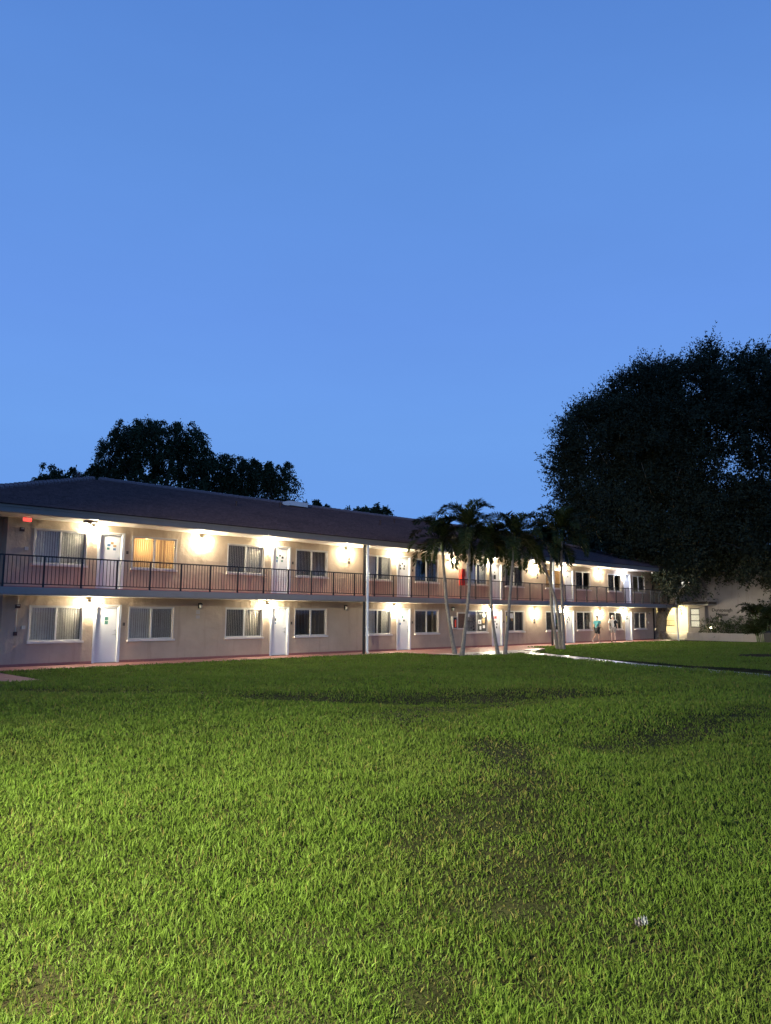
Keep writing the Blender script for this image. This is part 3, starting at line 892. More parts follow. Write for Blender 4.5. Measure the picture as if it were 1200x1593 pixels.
b.box(33.40, 34.16, WY - .05, WY - .001, 1.02, 1.08); b.box(33.40, 34.16, WY - .05, WY - .001, 1.89, 1.95); b.box(33.40, 33.46, WY - .05, WY - .001, 1.081, 1.889); b.box(34.10, 34.16, WY - .05, WY - .001, 1.081, 1.889)
b.build('frame', M['sill'], r_)
b = MB(); b.box(33.461, 34.099, WY - .03, WY - .001, 1.081, 1.889); b.build('panel', M['cork'], r_)
# smoke detector under the eave by the first door
r_ = wroot('soffit_detector', (12.0, 27.0, 5.0), 'small dark detector under the eave by the first upper door', 'detector')
b = MB(); b.box(11.78, 12.22, 26.85, 27.05, 5.04, 5.088); b.build('housing', M['plate'], r_)
b = MB(); b.tube([(12.0, 26.95, 5.04), (12.0, 26.95, 5.0)], [.07, .04], 10); b.build('lens', M['lamp_off'], r_)
# small bright flood lamp under the far eave
r_ = wroot('eave_spotlight', (55.35, 26.9, 5.0), 'tiny bright spotlight under the far eave above the last window', 'spotlight')
b = MB(); b.tube([(55.35, 26.9, 5.088), (55.35, 26.88, 5.03)], [.04, .055], 10); b.build('housing', M['white'], r_)
b = MB(); b.lathe([(.03, -.05), (.045, -.02), (.045, 0.0)], (55.35, 26.87, 5.028), 8); b.build('bulb', M['upwin'], r_)

# ------------------------------------------------------------------ vegetation helpers
Rv = np.array([rt.x, rt.y, 0.0]); Fv = np.array([fh.x, fh.y, 0.0]); Uv = np.array([0, 0, 1.0])

def unit(a):
    return a / np.maximum(np.linalg.norm(a, axis=-1, keepdims=True), 1e-9)

def leaves(pos, axis, ln, wd, tint, r):
    """diamond leaves: pos (N,3), axis (N,3) unit, ln, wd (N,)"""
    n = len(pos)
    side = unit(np.cross(axis, r.normal(size=(n, 3))))
    nrm = np.cross(axis, side)
    mid = pos + axis * (ln * .45)[:, None] + nrm * (ln * .06)[:, None]
    v = np.stack([pos, mid + side * (wd / 2)[:, None], pos + axis * ln[:, None], mid - side * (wd / 2)[:, None]], 1).reshape(-1, 3)
    f = np.arange(4 * n).reshape(n, 4)
    return v, f, np.repeat(tint, 4, 0)

def lobes_to_clumps(lobes, dens, r, inner=0.35):
    """points over and inside ellipsoid lobes; lobes: (cx,cy,cz, rx,ry,rz[, weight])"""
    out = []; dirs = []
    for lb in lobes:
        c = np.array(lb[:3]); rad = np.array(lb[3:6]); wgt = lb[6] if len(lb) > 6 else 1.0
        n = int(dens * wgt * (rad[0] * rad[1] + rad[1] * rad[2] + rad[0] * rad[2]) * 4.2 / 3)
        d = unit(r.normal(size=(n, 3)))
        # lumpy radius so that the outline is uneven and has bays
        k = 1.0 + 0.16 * np.sin(d[:, 0] * 5.1 + c[0]) + 0.14 * np.sin(d[:, 2] * 6.3 + c[1] + d[:, 1] * 4)
        q = np.where(r.random(n) < inner, r.random(n) ** .5 * .85, .86 + .14 * r.random(n)) * k
        out.append(c + d * rad * q[:, None]); dirs.append(d)
    return np.concatenate(out), np.concatenate(dirs)

def crown_twiggy(lobes, r, dens=1.1, twigs=9, per=12, tl=(.7, 1.5), leaf=(.16, .30), aspect=.42, up_=.35):
    """fine-leaved crown: each clump is a fan of twigs pointing outward, small leaves along each"""
    P, D = lobes_to_clumps(lobes, dens, r)
    n = len(P)
    cb = r.random(n)
    P = np.repeat(P, twigs, 0); D = np.repeat(D, twigs, 0); cb = np.repeat(cb, twigs)
    td = unit(D * .75 + r.normal(size=P.shape) * .55 + Uv * up_ * r.random((len(P), 1)))
    tln = r.uniform(tl[0], tl[1], len(P))
    st = P + r.normal(size=P.shape) * .28
    s = np.tile(np.linspace(.12, 1.0, per), len(P))
    P2 = np.repeat(st, per, 0); T2 = np.repeat(td, per, 0); L2 = np.repeat(tln, per); cb2 = np.repeat(cb, per)
    pos = P2 + T2 * (s * L2)[:, None] + r.normal(size=P2.shape) * .05
    ax = unit(T2 * .6 + r.normal(size=P2.shape) * .75)
    ln = r.uniform(leaf[0], leaf[1], len(pos)) * (1.1 - .35 * s)
    tint = np.stack([np.clip(.25 + .5 * cb2 + r.normal(size=len(pos)) * .16, 0, 1), np.clip(r.normal(size=len(pos)) * .12, 0, .5)], 1)
    return leaves(pos, ax, ln, ln * aspect, tint, r)

def crown_droop(lobes, r, dens=1.6, strings=7, per=14, sl=(.5, 1.3), leaf=(.16, .28), aspect=.5):
    """weeping crown: strings of leaves that arch over and hang"""
    P, D = lobes_to_clumps(lobes, dens, r, .3)
    n = len(P); cb = r.random(n)
    P = np.repeat(P, strings, 0); D = np.repeat(D, strings, 0); cb = np.repeat(cb, strings)
    out = unit(D * np.array([1, 1, .3]) + r.normal(size=P.shape) * .6)
    ll = r.uniform(sl[0], sl[1], len(P))
    s = np.tile(np.linspace(0, 1, per), len(P))
    P2 = np.repeat(P, per, 0); O2 = np.repeat(out, per, 0); L2 = np.repeat(ll, per); cb2 = np.repeat(cb, per)
    pos = P2 + O2 * (L2 * s * .55)[:, None] + Uv * (L2 * (.25 * s - .95 * s * s))[:, None] + r.normal(size=P2.shape) * .06
    ax = unit(O2 * .4 - Uv * .7 + r.normal(size=P2.shape) * .5)
    ln = r.uniform(leaf[0], leaf[1], len(pos))
    tint = np.stack([np.clip(.25 + .5 * cb2 + r.normal(size=len(pos)) * .15, 0, 1), np.clip(r.normal(size=len(pos)) * .1, 0, .4)], 1)
    return leaves(pos, ax, ln, ln * aspect, tint, r)

def wob(p, q, n, amp, rnd):
    p, q = Vector(p), Vector(q)
    pts = []
    for i in range(n + 1):
        t = i / n
        a = amp * math.sin(math.pi * t)
        pts.append(p.lerp(q, t) + Vector((rnd.uniform(-a, a), rnd.uniform(-a, a), rnd.uniform(-a, a) * .5)))
    return pts

def make_tree(name, base, lobes, label, cat, crown_fn, leafmat, barkmat, trunk_r, fork_z, seed, group=None, limbs=None, lean=(0, 0), roots=False, **kw):
    r = np.random.default_rng(seed); rnd = random.Random(seed)
    t = wroot(name, base, label, cat, group)
    b = MB()
    base = Vector(base)
    fk = base + Vector((lean[0], lean[1], fork_z))
    b.tube([base - Vector((0, 0, .25)), base + Vector((0, 0, .25)), base.lerp(fk, .4), base.lerp(fk, .8), fk + Vector((0, 0, .3))],
           [trunk_r * 1.35, trunk_r * 1.08, trunk_r * .92, trunk_r * .95, trunk_r * .75], 12)
    if roots:
        for k in range(7):
            a = k * .9 + .3
            e = base + Vector((math.cos(a), math.sin(a), 0)) * trunk_r * rnd.uniform(2.0, 2.8)
            b.tube([base + Vector((math.cos(a), math.sin(a), 0)) * trunk_r * .6 + Vector((0, 0, .55)), base.lerp(e, .6) + Vector((0, 0, .18)), e - Vector((0, 0, .12))], [trunk_r * .5, trunk_r * .3, trunk_r * .12], 7)
    for i, lb in enumerate(lobes):
        if limbs is not None and i not in limbs: continue
        c = Vector(lb[:3])
        st = fk + Vector((0, 0, rnd.uniform(-.5, .3)))
        k_ = wob(st, c, 5, .5, rnd)
        k_[1] = k_[1] + Vector((0, 0, .5))
        rr_ = trunk_r * rnd.uniform(.42, .6)
        b.tube(k_, [rr_ * (1 - .16 * j) for j in range(6)], 8)
        for q in range(5):
            d = Vector((rnd.gauss(0, 1), rnd.gauss(0, 1), rnd.gauss(.2, .8))).normalized()
            e = c + Vector((d.x * lb[3], d.y * lb[4], d.z * lb[5])) * .85
            s0 = k_[rnd.choice([3, 4])]
            b.tube(wob(s0, e, 4, .35, rnd), [rr_ * .4, rr_ * .3, rr_ * .2, rr_ * .12, rr_ * .05], 5)
    b.build('trunk', barkmat, t, True)
    v, f, tn = crown_fn(lobes, r, **kw)
    np_mesh('crown', v, [f], leafmat, t, tn, loc=base)
    return t

def rel(base, dr, dd, z, rx, ry, rz, wgt=1.0):
    p = np.array([base[0], base[1], 0]) + Rv * dr + Fv * dd
    return (p[0], p[1], z, rx, ry, rz, wgt)

# the great tree at the far end of the block ---------------------------------
TB = (59.45, 28.35, -.1)
lob = [rel(TB, -4.2, -2.0, 8.8, 2.3, 2.2, 1.8), rel(TB, -1.5, -2.6, 7.0, 2.4, 2.0, 1.7), rel(TB, -5.2, -.5, 9.6, 1.8, 1.8, 1.5), rel(TB, 3.2, -1.6, 6.1, 2.3, 1.6, 1.0, .8), rel(TB, 5.8, -1.6, 6.3, 2.2, 1.6, 1.1, .8), rel(TB, 6.5, .5, 9.0, 3.5, 3.0, 2.2), rel(TB, -4.2, 0, 16.0, 3.0, 3.2, 3.1), rel(TB, -4.6, 1, 12.0, 2.5, 2.8, 2.5), rel(TB, -1.0, 0, 17.6, 3.6, 3.7, 3.6),
       rel(TB, 3.8, 0, 19.0, 3.4, 3.4, 3.4), rel(TB, 0.2, -1.5, 14.2, 3.8, 3.8, 3.6), rel(TB, 3.8, 2.5, 13.2, 2.6, 2.6, 2.4, .55),
       rel(TB, -3.6, -1.5, 8.8, 3.0, 3.0, 2.6), rel(TB, 1.0, -2.5, 8.0, 3.4, 3.0, 2.8), rel(TB, 5.6, -1, 9.4, 3.4, 3.4, 2.9),
       rel(TB, 8.3, 0, 18.6, 3.6, 3.6, 3.8), rel(TB, 0.35, -3.7, 4.9, 1.1, 1.1, 1.2, 2.0), rel(TB, .2, 0, 11.5, 4.2, 3, 3), rel(TB, 0, 0, 17, 4, 3.5, 3.4), rel(TB, -2.5, 1.5, 5.6 + 1.2, 2.2, 2.4, 1.3)]
pr = random.Random(5)
for dr_, z_ in ((-8.3, 16.6), (-8.6, 15.4), (-7.9, 18.0), (-7.3, 14.0), (-6.6, 19.4), (-5.4, 20.3), (-4.4, 21.0), (-3.4, 21.6), (-2.4, 22.4), (-1.2, 22.8), (0.2, 22.9), (1.2, 23.2), (2.4, 23.9), (3.6, 24.0), (4.6, 24.1), (5.6, 23.5), (6.6, 23.6), (7.6, 23.9), (8.8, 23.9), (-7.4, 12.2), (-7.0, 10.8)):
    lob.append(rel(TB, dr_ + (1.1 if dr_ < -4 else .4), pr.uniform(-1.5, 1.5), z_ - 2.0, .55, .55, pr.uniform(.9, 1.4), 1.6))
make_tree('shade_tree', TB, lob, 'huge dark broad crowned tree with thick forked trunk at the far end', 'tree',
          crown_twiggy, M['oak'], M['bark'], .44, 1.9, 11, limbs=[6, 8, 9, 10, 13, 14], lean=(.1, -.1), roots=True, dens=2.9, twigs=12, per=13, leaf=(.19, .34), tl=(.8, 1.8))
# low boughs that hang in front of the white house
HB = (60.6, 23.2, -.1)
# second tree beyond the right frame edge
TB2 = (66.0, 17.2, -.12)
lob = [rel(TB2, -5.2, 0, 17.5, 3.6, 3.6, 3.8), rel(TB2, -5.6, 1, 10.6, 3.2, 3.4, 2.6), rel(TB2, -1, 0, 18.5, 4, 4, 4), rel(TB2, -2.5, -1.0, 8.4, 3.6, 3.4, 2.6),
       rel(TB2, 1, 0, 13, 4, 4, 4), rel(TB2, 4, 0, 17, 4, 4, 4), rel(TB2, 5, 0, 10, 4, 4, 3), rel(TB2, -8.2, -.5, 7.2, 2.6, 2.2, 1.3, .6), rel(TB2, -6.2, -1.0, 6.4, 2.0, 1.8, 1.0, .5)]
make_tree('shade_tree', TB2, lob, 'dark broad crowned tree at the right edge whose boughs hang over the white house', 'tree',
          crown_twiggy, M['oak'], M['bark_d'], .45, 3.5, 12, limbs=[0, 1, 2, 3, 4, 5, 7], dens=2.1, twigs=11, per=12, leaf=(.22, .38))

make_tree('dense_bush', (60.6, 19.6, -.12), [(60.6, 19.6, 2.4, 1.3, 1.5, 2.0), (60.4, 20.3, 5.4, 1.5, 1.5, 1.5), (60.6, 18.6, 5.6, 1.5, 1.8, 1.8)], 'dense dark bush at the right edge beside the white house', 'bush',
          crown_twiggy, M['oak'], M['bark_d'], .12, 1.2, 14, dens=4.5, twigs=9, per=10, tl=(.4, .8), leaf=(.16, .28))
# weeping figs behind the roof ------------------------------------------------
p0 = (24.77, 45.96)
make_tree('weeping_fig', (p0[0], p0[1], -.2), [(25.01, 45.72, 12.90, 2.2, 2.2, 1.35, 1.0), (23.39, 46.64, 13.73, 1.1, 1.1, 0.55, 1.0), (22.70, 47.33, 12.13, 1.3, 1.3, 0.8, 1.0), (26.47, 44.97, 13.11, 1.2, 1.2, 0.9, 1.0), (25.36, 45.36, 10.96, 3.0, 3.0, 1.5, 1.0), (22.18, 47.99, 11.29, 0.9, 0.9, 0.6, 1.0), (24.37, 46.36, 13.98, 1.0, 1.0, 0.5, 1.0), (25.88, 44.85, 13.87, 0.9, 0.9, 0.4, 1.0), (21.47, 48.70, 10.56, 1.1, 1.1, 0.5, 1.0), (22.30, 48.15, 10.69, 1.2, 1.2, 0.7, 1.0), (27.01, 44.42, 11.94, 1.0, 1.0, 1.0, 1.0), (23.16, 47.01, 13.01, 1.2, 1.2, 0.6, 1.0)],
          'tall dark spreading tree rising behind the roof at the upper left', 'tree', crown_droop, M['fig'], M['bark_d'], .4, 6.5, 21, 'trees behind the roof', dens=6.5, strings=8, per=13, leaf=(.11, .20))
p0 = (30.44, 43.11)
make_tree('weeping_fig', (p0[0], p0[1], -.2), [(28.86, 44.69, 11.35, 1.5, 1.5, 1.3, 1.0), (29.63, 43.92, 11.94, 1.2, 1.2, 0.6, 1.0), (30.43, 43.12, 10.78, 1.8, 1.8, 1.1, 1.0), (31.14, 41.70, 11.06, 1.3, 1.3, 0.9, 1.0), (31.69, 41.15, 9.96, 0.75, 0.75, 1.0, 1.0), (29.36, 44.19, 10.02, 2.0, 2.0, 0.9, 1.0), (31.20, 41.64, 11.59, 0.9, 0.9, 0.4, 1.0)],
          'dark weeping tree drooping behind the roof right of the tallest one', 'tree', crown_droop, M['fig'], M['bark_d'], .35, 5.5, 22, 'trees behind the roof', dens=7, strings=8, per=13, leaf=(.11, .20))
p0 = (19.11, 47.38)
make_tree('young_tree', (p0[0], p0[1], -.2), [(18.79, 47.70, 10.29, 0.8, 0.8, 0.55, 0.6), (18.17, 48.32, 9.76, 0.5, 0.5, 0.3, 0.6), (20.00, 47.06, 10.33, 0.55, 0.55, 0.45, 0.5), (20.52, 46.53, 10.05, 0.45, 0.45, 0.4, 0.5), (19.32, 47.45, 9.72, 1.1, 1.1, 0.3, 0.6), (19.87, 47.19, 10.74, 0.3, 0.3, 0.2, 0.5), (18.39, 48.11, 9.97, 0.6, 0.6, 0.3, 0.7), (19.45, 47.33, 10.01, 0.8, 0.8, 0.3, 0.7)],
          'small sparse tree peeping over the left hip of the roof', 'tree', crown_droop, M['fig'], M['bark_d'], .2, 7.0, 23, 'trees behind the roof', dens=14.0, strings=6, per=9, sl=(.25, .6), leaf=(.14, .24))
p0 = (45.91, 55.93)
make_tree('distant_tree', (p0[0], p0[1], -.2), [(45.90, 55.93, 11.84, 1.0, 1.0, 0.6, 1.0), (46.68, 55.15, 11.48, 0.9, 0.9, 0.5, 1.0)], 'tiny tree top showing over the roof ridge left of centre', 'tree', crown_droop, M['fig'], M['bark_d'], .3, 8.0, 24, 'trees behind the roof', dens=6)
p0 = (51.27, 53.38)
make_tree('distant_tree', (p0[0], p0[1], -.2), [(51.40, 53.25, 11.59, 1.2, 1.2, 0.6, 1.0), (50.44, 54.22, 11.58, 1.0, 1.0, 0.35, 1.0), (52.24, 52.41, 11.28, 0.9, 0.9, 0.6, 1.0)], 'flat tree top showing over the roof ridge near the centre', 'tree', crown_droop, M['fig'], M['bark_d'], .3, 8.0, 25, 'trees behind the roof', dens=6)
# dark trees beyond the right end, behind the big ones
for i, (x_, y_, z_, rx, rz, lb) in enumerate(((74.34, 44.42, 9.22, 4.5, 4.0, 'dark tree mass behind the far roof end left of the big crown'), (85.60, 41.64, 13.59, 6.0, 6.0, 'dark tree behind the big forked tree'), (89.89, 34.51, 11.16, 6.0, 5.5, 'dark tree far behind the white house'))):
    make_tree('background_tree', (x_, y_, -.2), [(x_, y_, z_, rx, rx, rz), (x_ + 1.6, y_ - 1.6, z_ - 2.2, rx * .8, rx * .8, rz * .8)], lb, 'tree', crown_twiggy, M['oak'], M['bark_d'], .4, 4.0, 31 + i, 'far trees on the right', dens=.8, leaf=(.3, .55), per=8, twigs=8)

# ------------------------------------------------------------------ palms
def make_frond(r, ln, elev, leafl=.52, n=46, lw=.026, nq=2):
    """pinnate frond in local coords: grows along +x, arches over; returns verts, faces"""
    s = np.linspace(0, 1, n)
    ang = np.maximum(elev - (1.55 + .25 * max(elev, 0)) * s ** 1.5, -1.5)
    dx = np.cos(ang) * ln / n; dz = np.sin(ang) * ln / n
    px_ = np.concatenate([[0], np.cumsum(dx)[:-1]]); pz_ = np.concatenate([[0], np.cumsum(dz)[:-1]])
    V = []; Fq = []; tn = []
    for i in range(3, n):
        tdir = np.array([math.cos(ang[i]), 0, math.sin(ang[i])]); nrm = np.array([-math.sin(ang[i]), 0, math.cos(ang[i])])
        for sd in (-1, 1):
            for q in range(nq):
                l_ = leafl * (.55 + .9 * math.sin(math.pi * min(1, .12 + s[i] * .86))) * .72 * r.uniform(.8, 1.1)
                d = tdir * r.uniform(.45, .75) + np.array([0, sd, 0]) * r.uniform(.55, .9) + nrm * r.uniform(-.05, .6)
                d = d / np.linalg.norm(d)
                p = np.array([px_[i], 0, pz_[i]]) + tdir * (ln / n) * q / nq
                m_ = p + d * l_ * .55; e = p + d * l_ + np.array([0, 0, -.14 * l_])
                wv = np.cross(d, nrm); wv = wv / max(np.linalg.norm(wv), 1e-6) * lw
                b0 = len(V)
                V += [p, m_ + wv, e, m_ - wv]; Fq.append((b0, b0 + 1, b0 + 2, b0 + 3))
                t_ = np.clip(.5 + r.normal() * .2, 0, 1); tn += [(t_, max(0, r.normal() * .1))] * 4
    # rachis
    for i in range(n - 1):
        b0 = len(V); w_ = .028 * (1 - s[i]) + .006
        V += [np.array([px_[i], -w_, pz_[i]]), np.array([px_[i], w_, pz_[i]]), np.array([px_[i + 1], w_, pz_[i + 1]]), np.array([px_[i + 1], -w_, pz_[i + 1]])]
        Fq.append((b0, b0 + 1, b0 + 2, b0 + 3)); tn += [(.7, .15)] * 4
    return np.array(V), np.array(Fq), np.array(tn)

def make_palm(path, r0, label, seed, nf=15, ln=2.3):
    r = np.random.default_rng(seed)
    base = path[0]
    t = wroot('palm_tree', base, label, 'palm', 'slender palms in front of the block')
    # smooth the trunk path
    P = [Vector(p) for p in path]; pts = []
    for i in range(len(P) - 1):
        a, b_, c, d = P[max(i - 1, 0)], P[i], P[i + 1], P[min(i + 2, len(P) - 1)]
        for k in range(6):
            t_ = k / 6
            pts.append(.5 * ((2 * b_) + (c - a) * t_ + (2 * a - 5 * b_ + 4 * c - d) * t_ ** 2 + (3 * b_ - a - 3 * c + d) * t_ ** 3))
    pts.append(P[-1])
    rad = [r0 * (1.35 - .35 * min(1, 5 * i / len(pts))) * (1 - .30 * i / len(pts)) * (1 + .03 * math.sin(i * 2.4)) for i in range(len(pts))]
    b = MB(); b.tube([pts[0] - Vector((0, 0, .15))] + pts, [rad[0] * 1.3] + rad, 9); b.build('trunk', M['palm_bark'], t, True)
    top = pts[-1]; dv = (pts[-1] - pts[-3]).normalized()
    b = MB(); b.tube([top - dv * .05, top + dv * .15, top + dv * .55, top + dv * .75], [rad[-1] * 1.05, rad[-1] * 1.45, rad[-1] * 1.0, rad[-1] * .5], 9); b.build('crownshaft', M['palm_shaft'], t, True)
    hub = top + dv * .62
    for k in range(nf):
        az = k * 2.39996 + r.uniform(-.2, .2)
        el = R(86) - R(112) * (k / nf) ** .9 + r.uniform(-.12, .12)
        v, f, tn = make_frond(r, ln * r.uniform(.85, 1.12) * (.9 if k < 3 else 1), el)
        ca, sa = math.cos(az), math.sin(az)
        vv = np.stack([v[:, 0] * ca - v[:, 1] * sa + hub.x, v[:, 0] * sa + v[:, 1] * ca + hub.y, v[:, 2] + hub.z], 1)
        np_mesh('frond', vv, [f], M['palm'], t, tn, loc=base)
    return t
make_palm([(28.53, 23.79, 0), (28.3, 24.02, 2.0), (28.2, 24.12, 3.5), (28.14, 24.2, 4.85)], .088, 'slender palm leaning left, leftmost of all the palms', 41, 16, 2.1)
make_palm([(28.15, 23.04, 0), (28.3, 22.89, 1.7), (28.42, 22.77, 3.5), (28.40, 22.80, 5.3)], .088, 'taller slender palm whose base meets the leftmost palm', 42, 17, 2.35)
make_palm([(29.32, 21.87, 0), (29.15, 22.04, 1.74), (29.11, 22.07, 2.92), (29.12, 22.08, 4.6)], .075, 'slender palm on the left of the middle pair, beside the forecourt', 43, 15, 2.0)
make_palm([(29.55, 21.63, 0), (29.70, 21.49, 2.04), (29.83, 21.36, 4.13), (29.9, 21.32, 4.9)], .075, 'slender palm on the right of the middle pair, leaning right', 44, 15, 2.15)
make_palm([(37.15, 23.65, 0), (36.98, 23.82, 1.72), (36.93, 23.87, 3.49), (36.98, 23.82, 5.2)], .088, 'palm on the left of the cluster of three right of the forecourt', 45, 16, 2.1)
make_palm([(37.02, 23.36, 0), (36.93, 23.45, 2.08), (36.72, 23.66, 3.31), (36.4, 23.97, 4.6), (36.1, 24.25, 5.1)], .088, 'palm bending left in the cluster of three right of the forecourt', 46, 15, 2.1)
make_palm([(36.77, 23.04, 0), (36.77, 23.04, 1.73), (36.76, 23.05, 3.82), (36.80, 23.0, 5.9)], .088, 'tall straight palm on the right of the cluster of three', 47, 17, 2.3)

# ------------------------------------------------------------------ the white house beyond
hs = wroot('white_house', (64, 25, -.1), 'pale stucco house with a lit porch, steps and flat canopy beyond the far end', 'house')
WXH = 62.5; ZH = 6.6
b = MB(); b.box(WXH, 74, 8.0, 25.74, -.2, ZH); b.box(63.9, 74, 25.745, 34, -.2, ZH); b.build('wall', M['stucco_b'], hs)
b = MB(); b.box(WXH - .35, 74.2, 7.7, 34.3, ZH + .01, ZH + .25); b.build('roof', M['tile'], hs)
# porch bay with its tall window
b = MB()
b.box(61.9, 63.88, 25.75, 26.17, .3, 2.62); b.box(61.9, 62.1, 26.175, 26.95, .3, .90); b.box(61.9, 62.1, 26.175, 26.95, 2.42, 2.62); b.box(61.9, 63.88, 26.955, 27.16, .3, 2.62)
b.build('porch_wall', M['stucco_b'], hs)
b = MB(); b.box(61.0, 62.49, 25.1, 25.74, 2.64, 2.74); b.box(61.0, 63.89, 25.745, 30.6, 2.64, 2.74); b.build('canopy', M['soffit'], hs)
b = MB(); b.box(60.93, 62.49, 25.03, 25.74, 2.745, 2.93); b.box(60.93, 63.89, 25.745, 30.7, 2.745, 2.93); b.build('canopy_fascia', M['plate'], hs)
wn_ = MB()
for z_ in (.93, 1.42, 1.90, 2.37): wn_.box(61.93, 62.0, 26.19, 26.94, z_ - .03, z_ + .03)
wn_.box(61.93, 62.0, 26.18, 26.23, .97, 2.33); wn_.box(61.93, 62.0, 26.90, 26.945, .97, 2.33)
for q in range(7): wn_.box(61.945, 61.985, 26.28 + q * .09, 26.297 + q * .09, .96, 2.34)
wn = wn_.build('window', M['plate'], hs)
b = MB(); b.box(62.02, 62.03, 26.2, 26.93, .95, 2.36); b.build('pane', M['frosted'], wn); wn.children[0].location = -hs.location
# door wall, lit
b = MB(); b.box(63.6, 63.88, 27.17, 30.6, -.2, 2.63); b.build('porch_back_wall', M['porch'], hs)
dr = MB(); dr.box(63.54, 63.595, 28.95, 29.75, .52, 2.5); d_ = dr.build('door', M['porch'], hs)
b = MB()
for q in range(9):
    b.box(63.50, 63.52, 29.02 + q * .085, 29.045 + q * .085, 1.0, 1.42); b.box(63.50, 63.52, 29.02 + q * .085, 29.045 + q * .085, 1.5, 1.88)
b.box(63.497, 63.519, 29.0, 29.73, .96, .998); b.box(63.497, 63.519, 29.0, 29.73, 1.421, 1.459)
b.build('grille', M['plate'], d_); d_.children[0].location = -hs.location
b = MB()
for q in range(4): b.box(61.25 + q * .45, 63.59, 27.165, 30.2, -.15 + q * .165, .01 + q * .165)
b.build('steps', M['sill'], hs)
b = MB(); b.box(61.35, 63.58, 30.21, 30.5, -.15, .75); b.build('step_wall', M['stucco_b'], hs)
b = MB(); b.box(63.86, 63.89, 27.5, 28.4, 4.1, 5.2)
wn = b.build('upper_window', M['upwin'], hs)
b = MB()
for q in range(5): b.box(63.82, 63.858, 27.48, 28.42, 4.2 + q * .22, 4.25 + q * .22)
b.box(63.81, 63.855, 27.93, 27.97, 4.1, 5.2); b.build('slat', M['plate'], wn); wn.children[0].location = -hs.location
pl_ = wroot('planter_wall', (61, 24.5, -.1), 'low pale planter wall in front of the white house', 'planter')
b = MB(); b.box(61.0, 61.25, 18.5, 26.9, -.2, .50); b.box(61.255, 62.49, 18.5, 18.7, -.2, .50); b.build('wall', M['stucco_b'], pl_)
b = MB(); b.box(61.26, 62.49, 18.71, 25.3, -.2, .38); b.box(61.26, 61.88, 25.31, 26.9, -.2, .38); b.build('soil', M['mulch'], pl_)
# lettering on the wall
def text(body, y, z, size):
    cu = bpy.data.curves.new('lettering', 'FONT'); cu.body = body; cu.size = size; cu.extrude = .015; cu.align_x = 'CENTER'
    cu.offset = .004
    o = bpy.data.objects.new('lettering', cu); COL.objects.link(o)
    bpy.context.view_layer.update()
    me = bpy.data.meshes.new_from_object(o.evaluated_get(bpy.context.evaluated_depsgraph_get()))
    bpy.data.objects.remove(o); bpy.data.curves.remove(cu)
    me.name = 'lettering'; me.materials.clear(); me.materials.append(M['letter'])
    o = bpy.data.objects.new('lettering', me); COL.objects.link(o)
    o.rotation_euler = (R(90), 0, R(-90)); o.location = (WXH - .025, y, z)
    return o
ts = empty('house_name_sign', (WXH - .02, 24.62, 1.95))
tag(ts, 'dark raised letters reading Dunspaugh House on the pale wall', 'sign')
for body, y, z in (('Dunspaugh', 24.62, 2.17), ('House', 24.62, 1.83)):
    o = text(body, y, z, .36); o.parent = ts; o.location = Vector(o.location) - ts.location
# porch lamp under the canopy
lm = wroot('porch_lamp', (61.8, 28.4, 2.6), 'bright round porch lamp under the flat canopy', 'lamp')
b = MB(); b.lathe([(.10, -.01), (.12, -.03), (.10, -.05)], (61.8, 28.4, 2.64), 12); b.build('base', M['white'], lm)
b = MB(); b.lathe([(.02, -.17), (.09, -.13), (.10, -.08), (.08, -.051)], (61.8, 28.4, 2.64), 12); b.build('globe', M['lamp_porch'], lm, True)
lm2 = wroot('garden_lamp', (62.2, 25.45, .4), 'small garden lamp glowing at the house corner beside the hedge', 'garden lamp')
b = MB(); b.tube([(62.2, 25.45, .38), (62.2, 25.45, .85)], .02, 6); b.build('stake', M['black'], lm2)
b = MB(); b.lathe([(.05, 0), (.06, .05), (.05, .1)], (62.2, 25.45, .852), 8); b.build('glass', M['lamp_garden'], lm2, True)
b = MB(); b.lathe([(.09, 0), (.02, .06)], (62.2, 25.45, .955), 8); b.build('cap', M['black'], lm2)

# hedge shrubs in the planter
def shrub(x, y, z, rx, ry, rz, label, seed):
    r = np.random.default_rng(seed)
    t = wroot('hedge_shrub', (x, y, z), label, 'shrub', 'clipped shrubs in the planter')
    b = MB(); rnd = random.Random(seed)
    for q in range(6): b.tube(wob((x + rnd.uniform(-.1, .1), y + rnd.uniform(-.2, .2), z), (x + rnd.uniform(-.3, .3), y + rnd.uniform(-.5, .5), z + rz * 1.4), 3, .08, rnd), [.025, .02, .015, .008], 5)
    b.build('stem', M['bark_d'], t)
    v, f, tn = crown_twiggy([(x, y, z + rz, rx, ry, rz)], r, dens=16, twigs=7, per=8, tl=(.12, .32), leaf=(.10, .18), aspect=.6)
    np_mesh('foliage', v, [f], M['shrub'], t, tn, loc=(x, y, z))
for i, (y, rz_) in enumerate(((25.35, .42), (24.3, .50), (23.2, .46), (22.1, .52), (21.0, .5))):
    shrub(61.85, y, .38, .42, .62, rz_, f'{["leftmost","second","middle","fourth","rightmost"][i]} dark shrub in the planter row counted from the house corner', 60 + i)

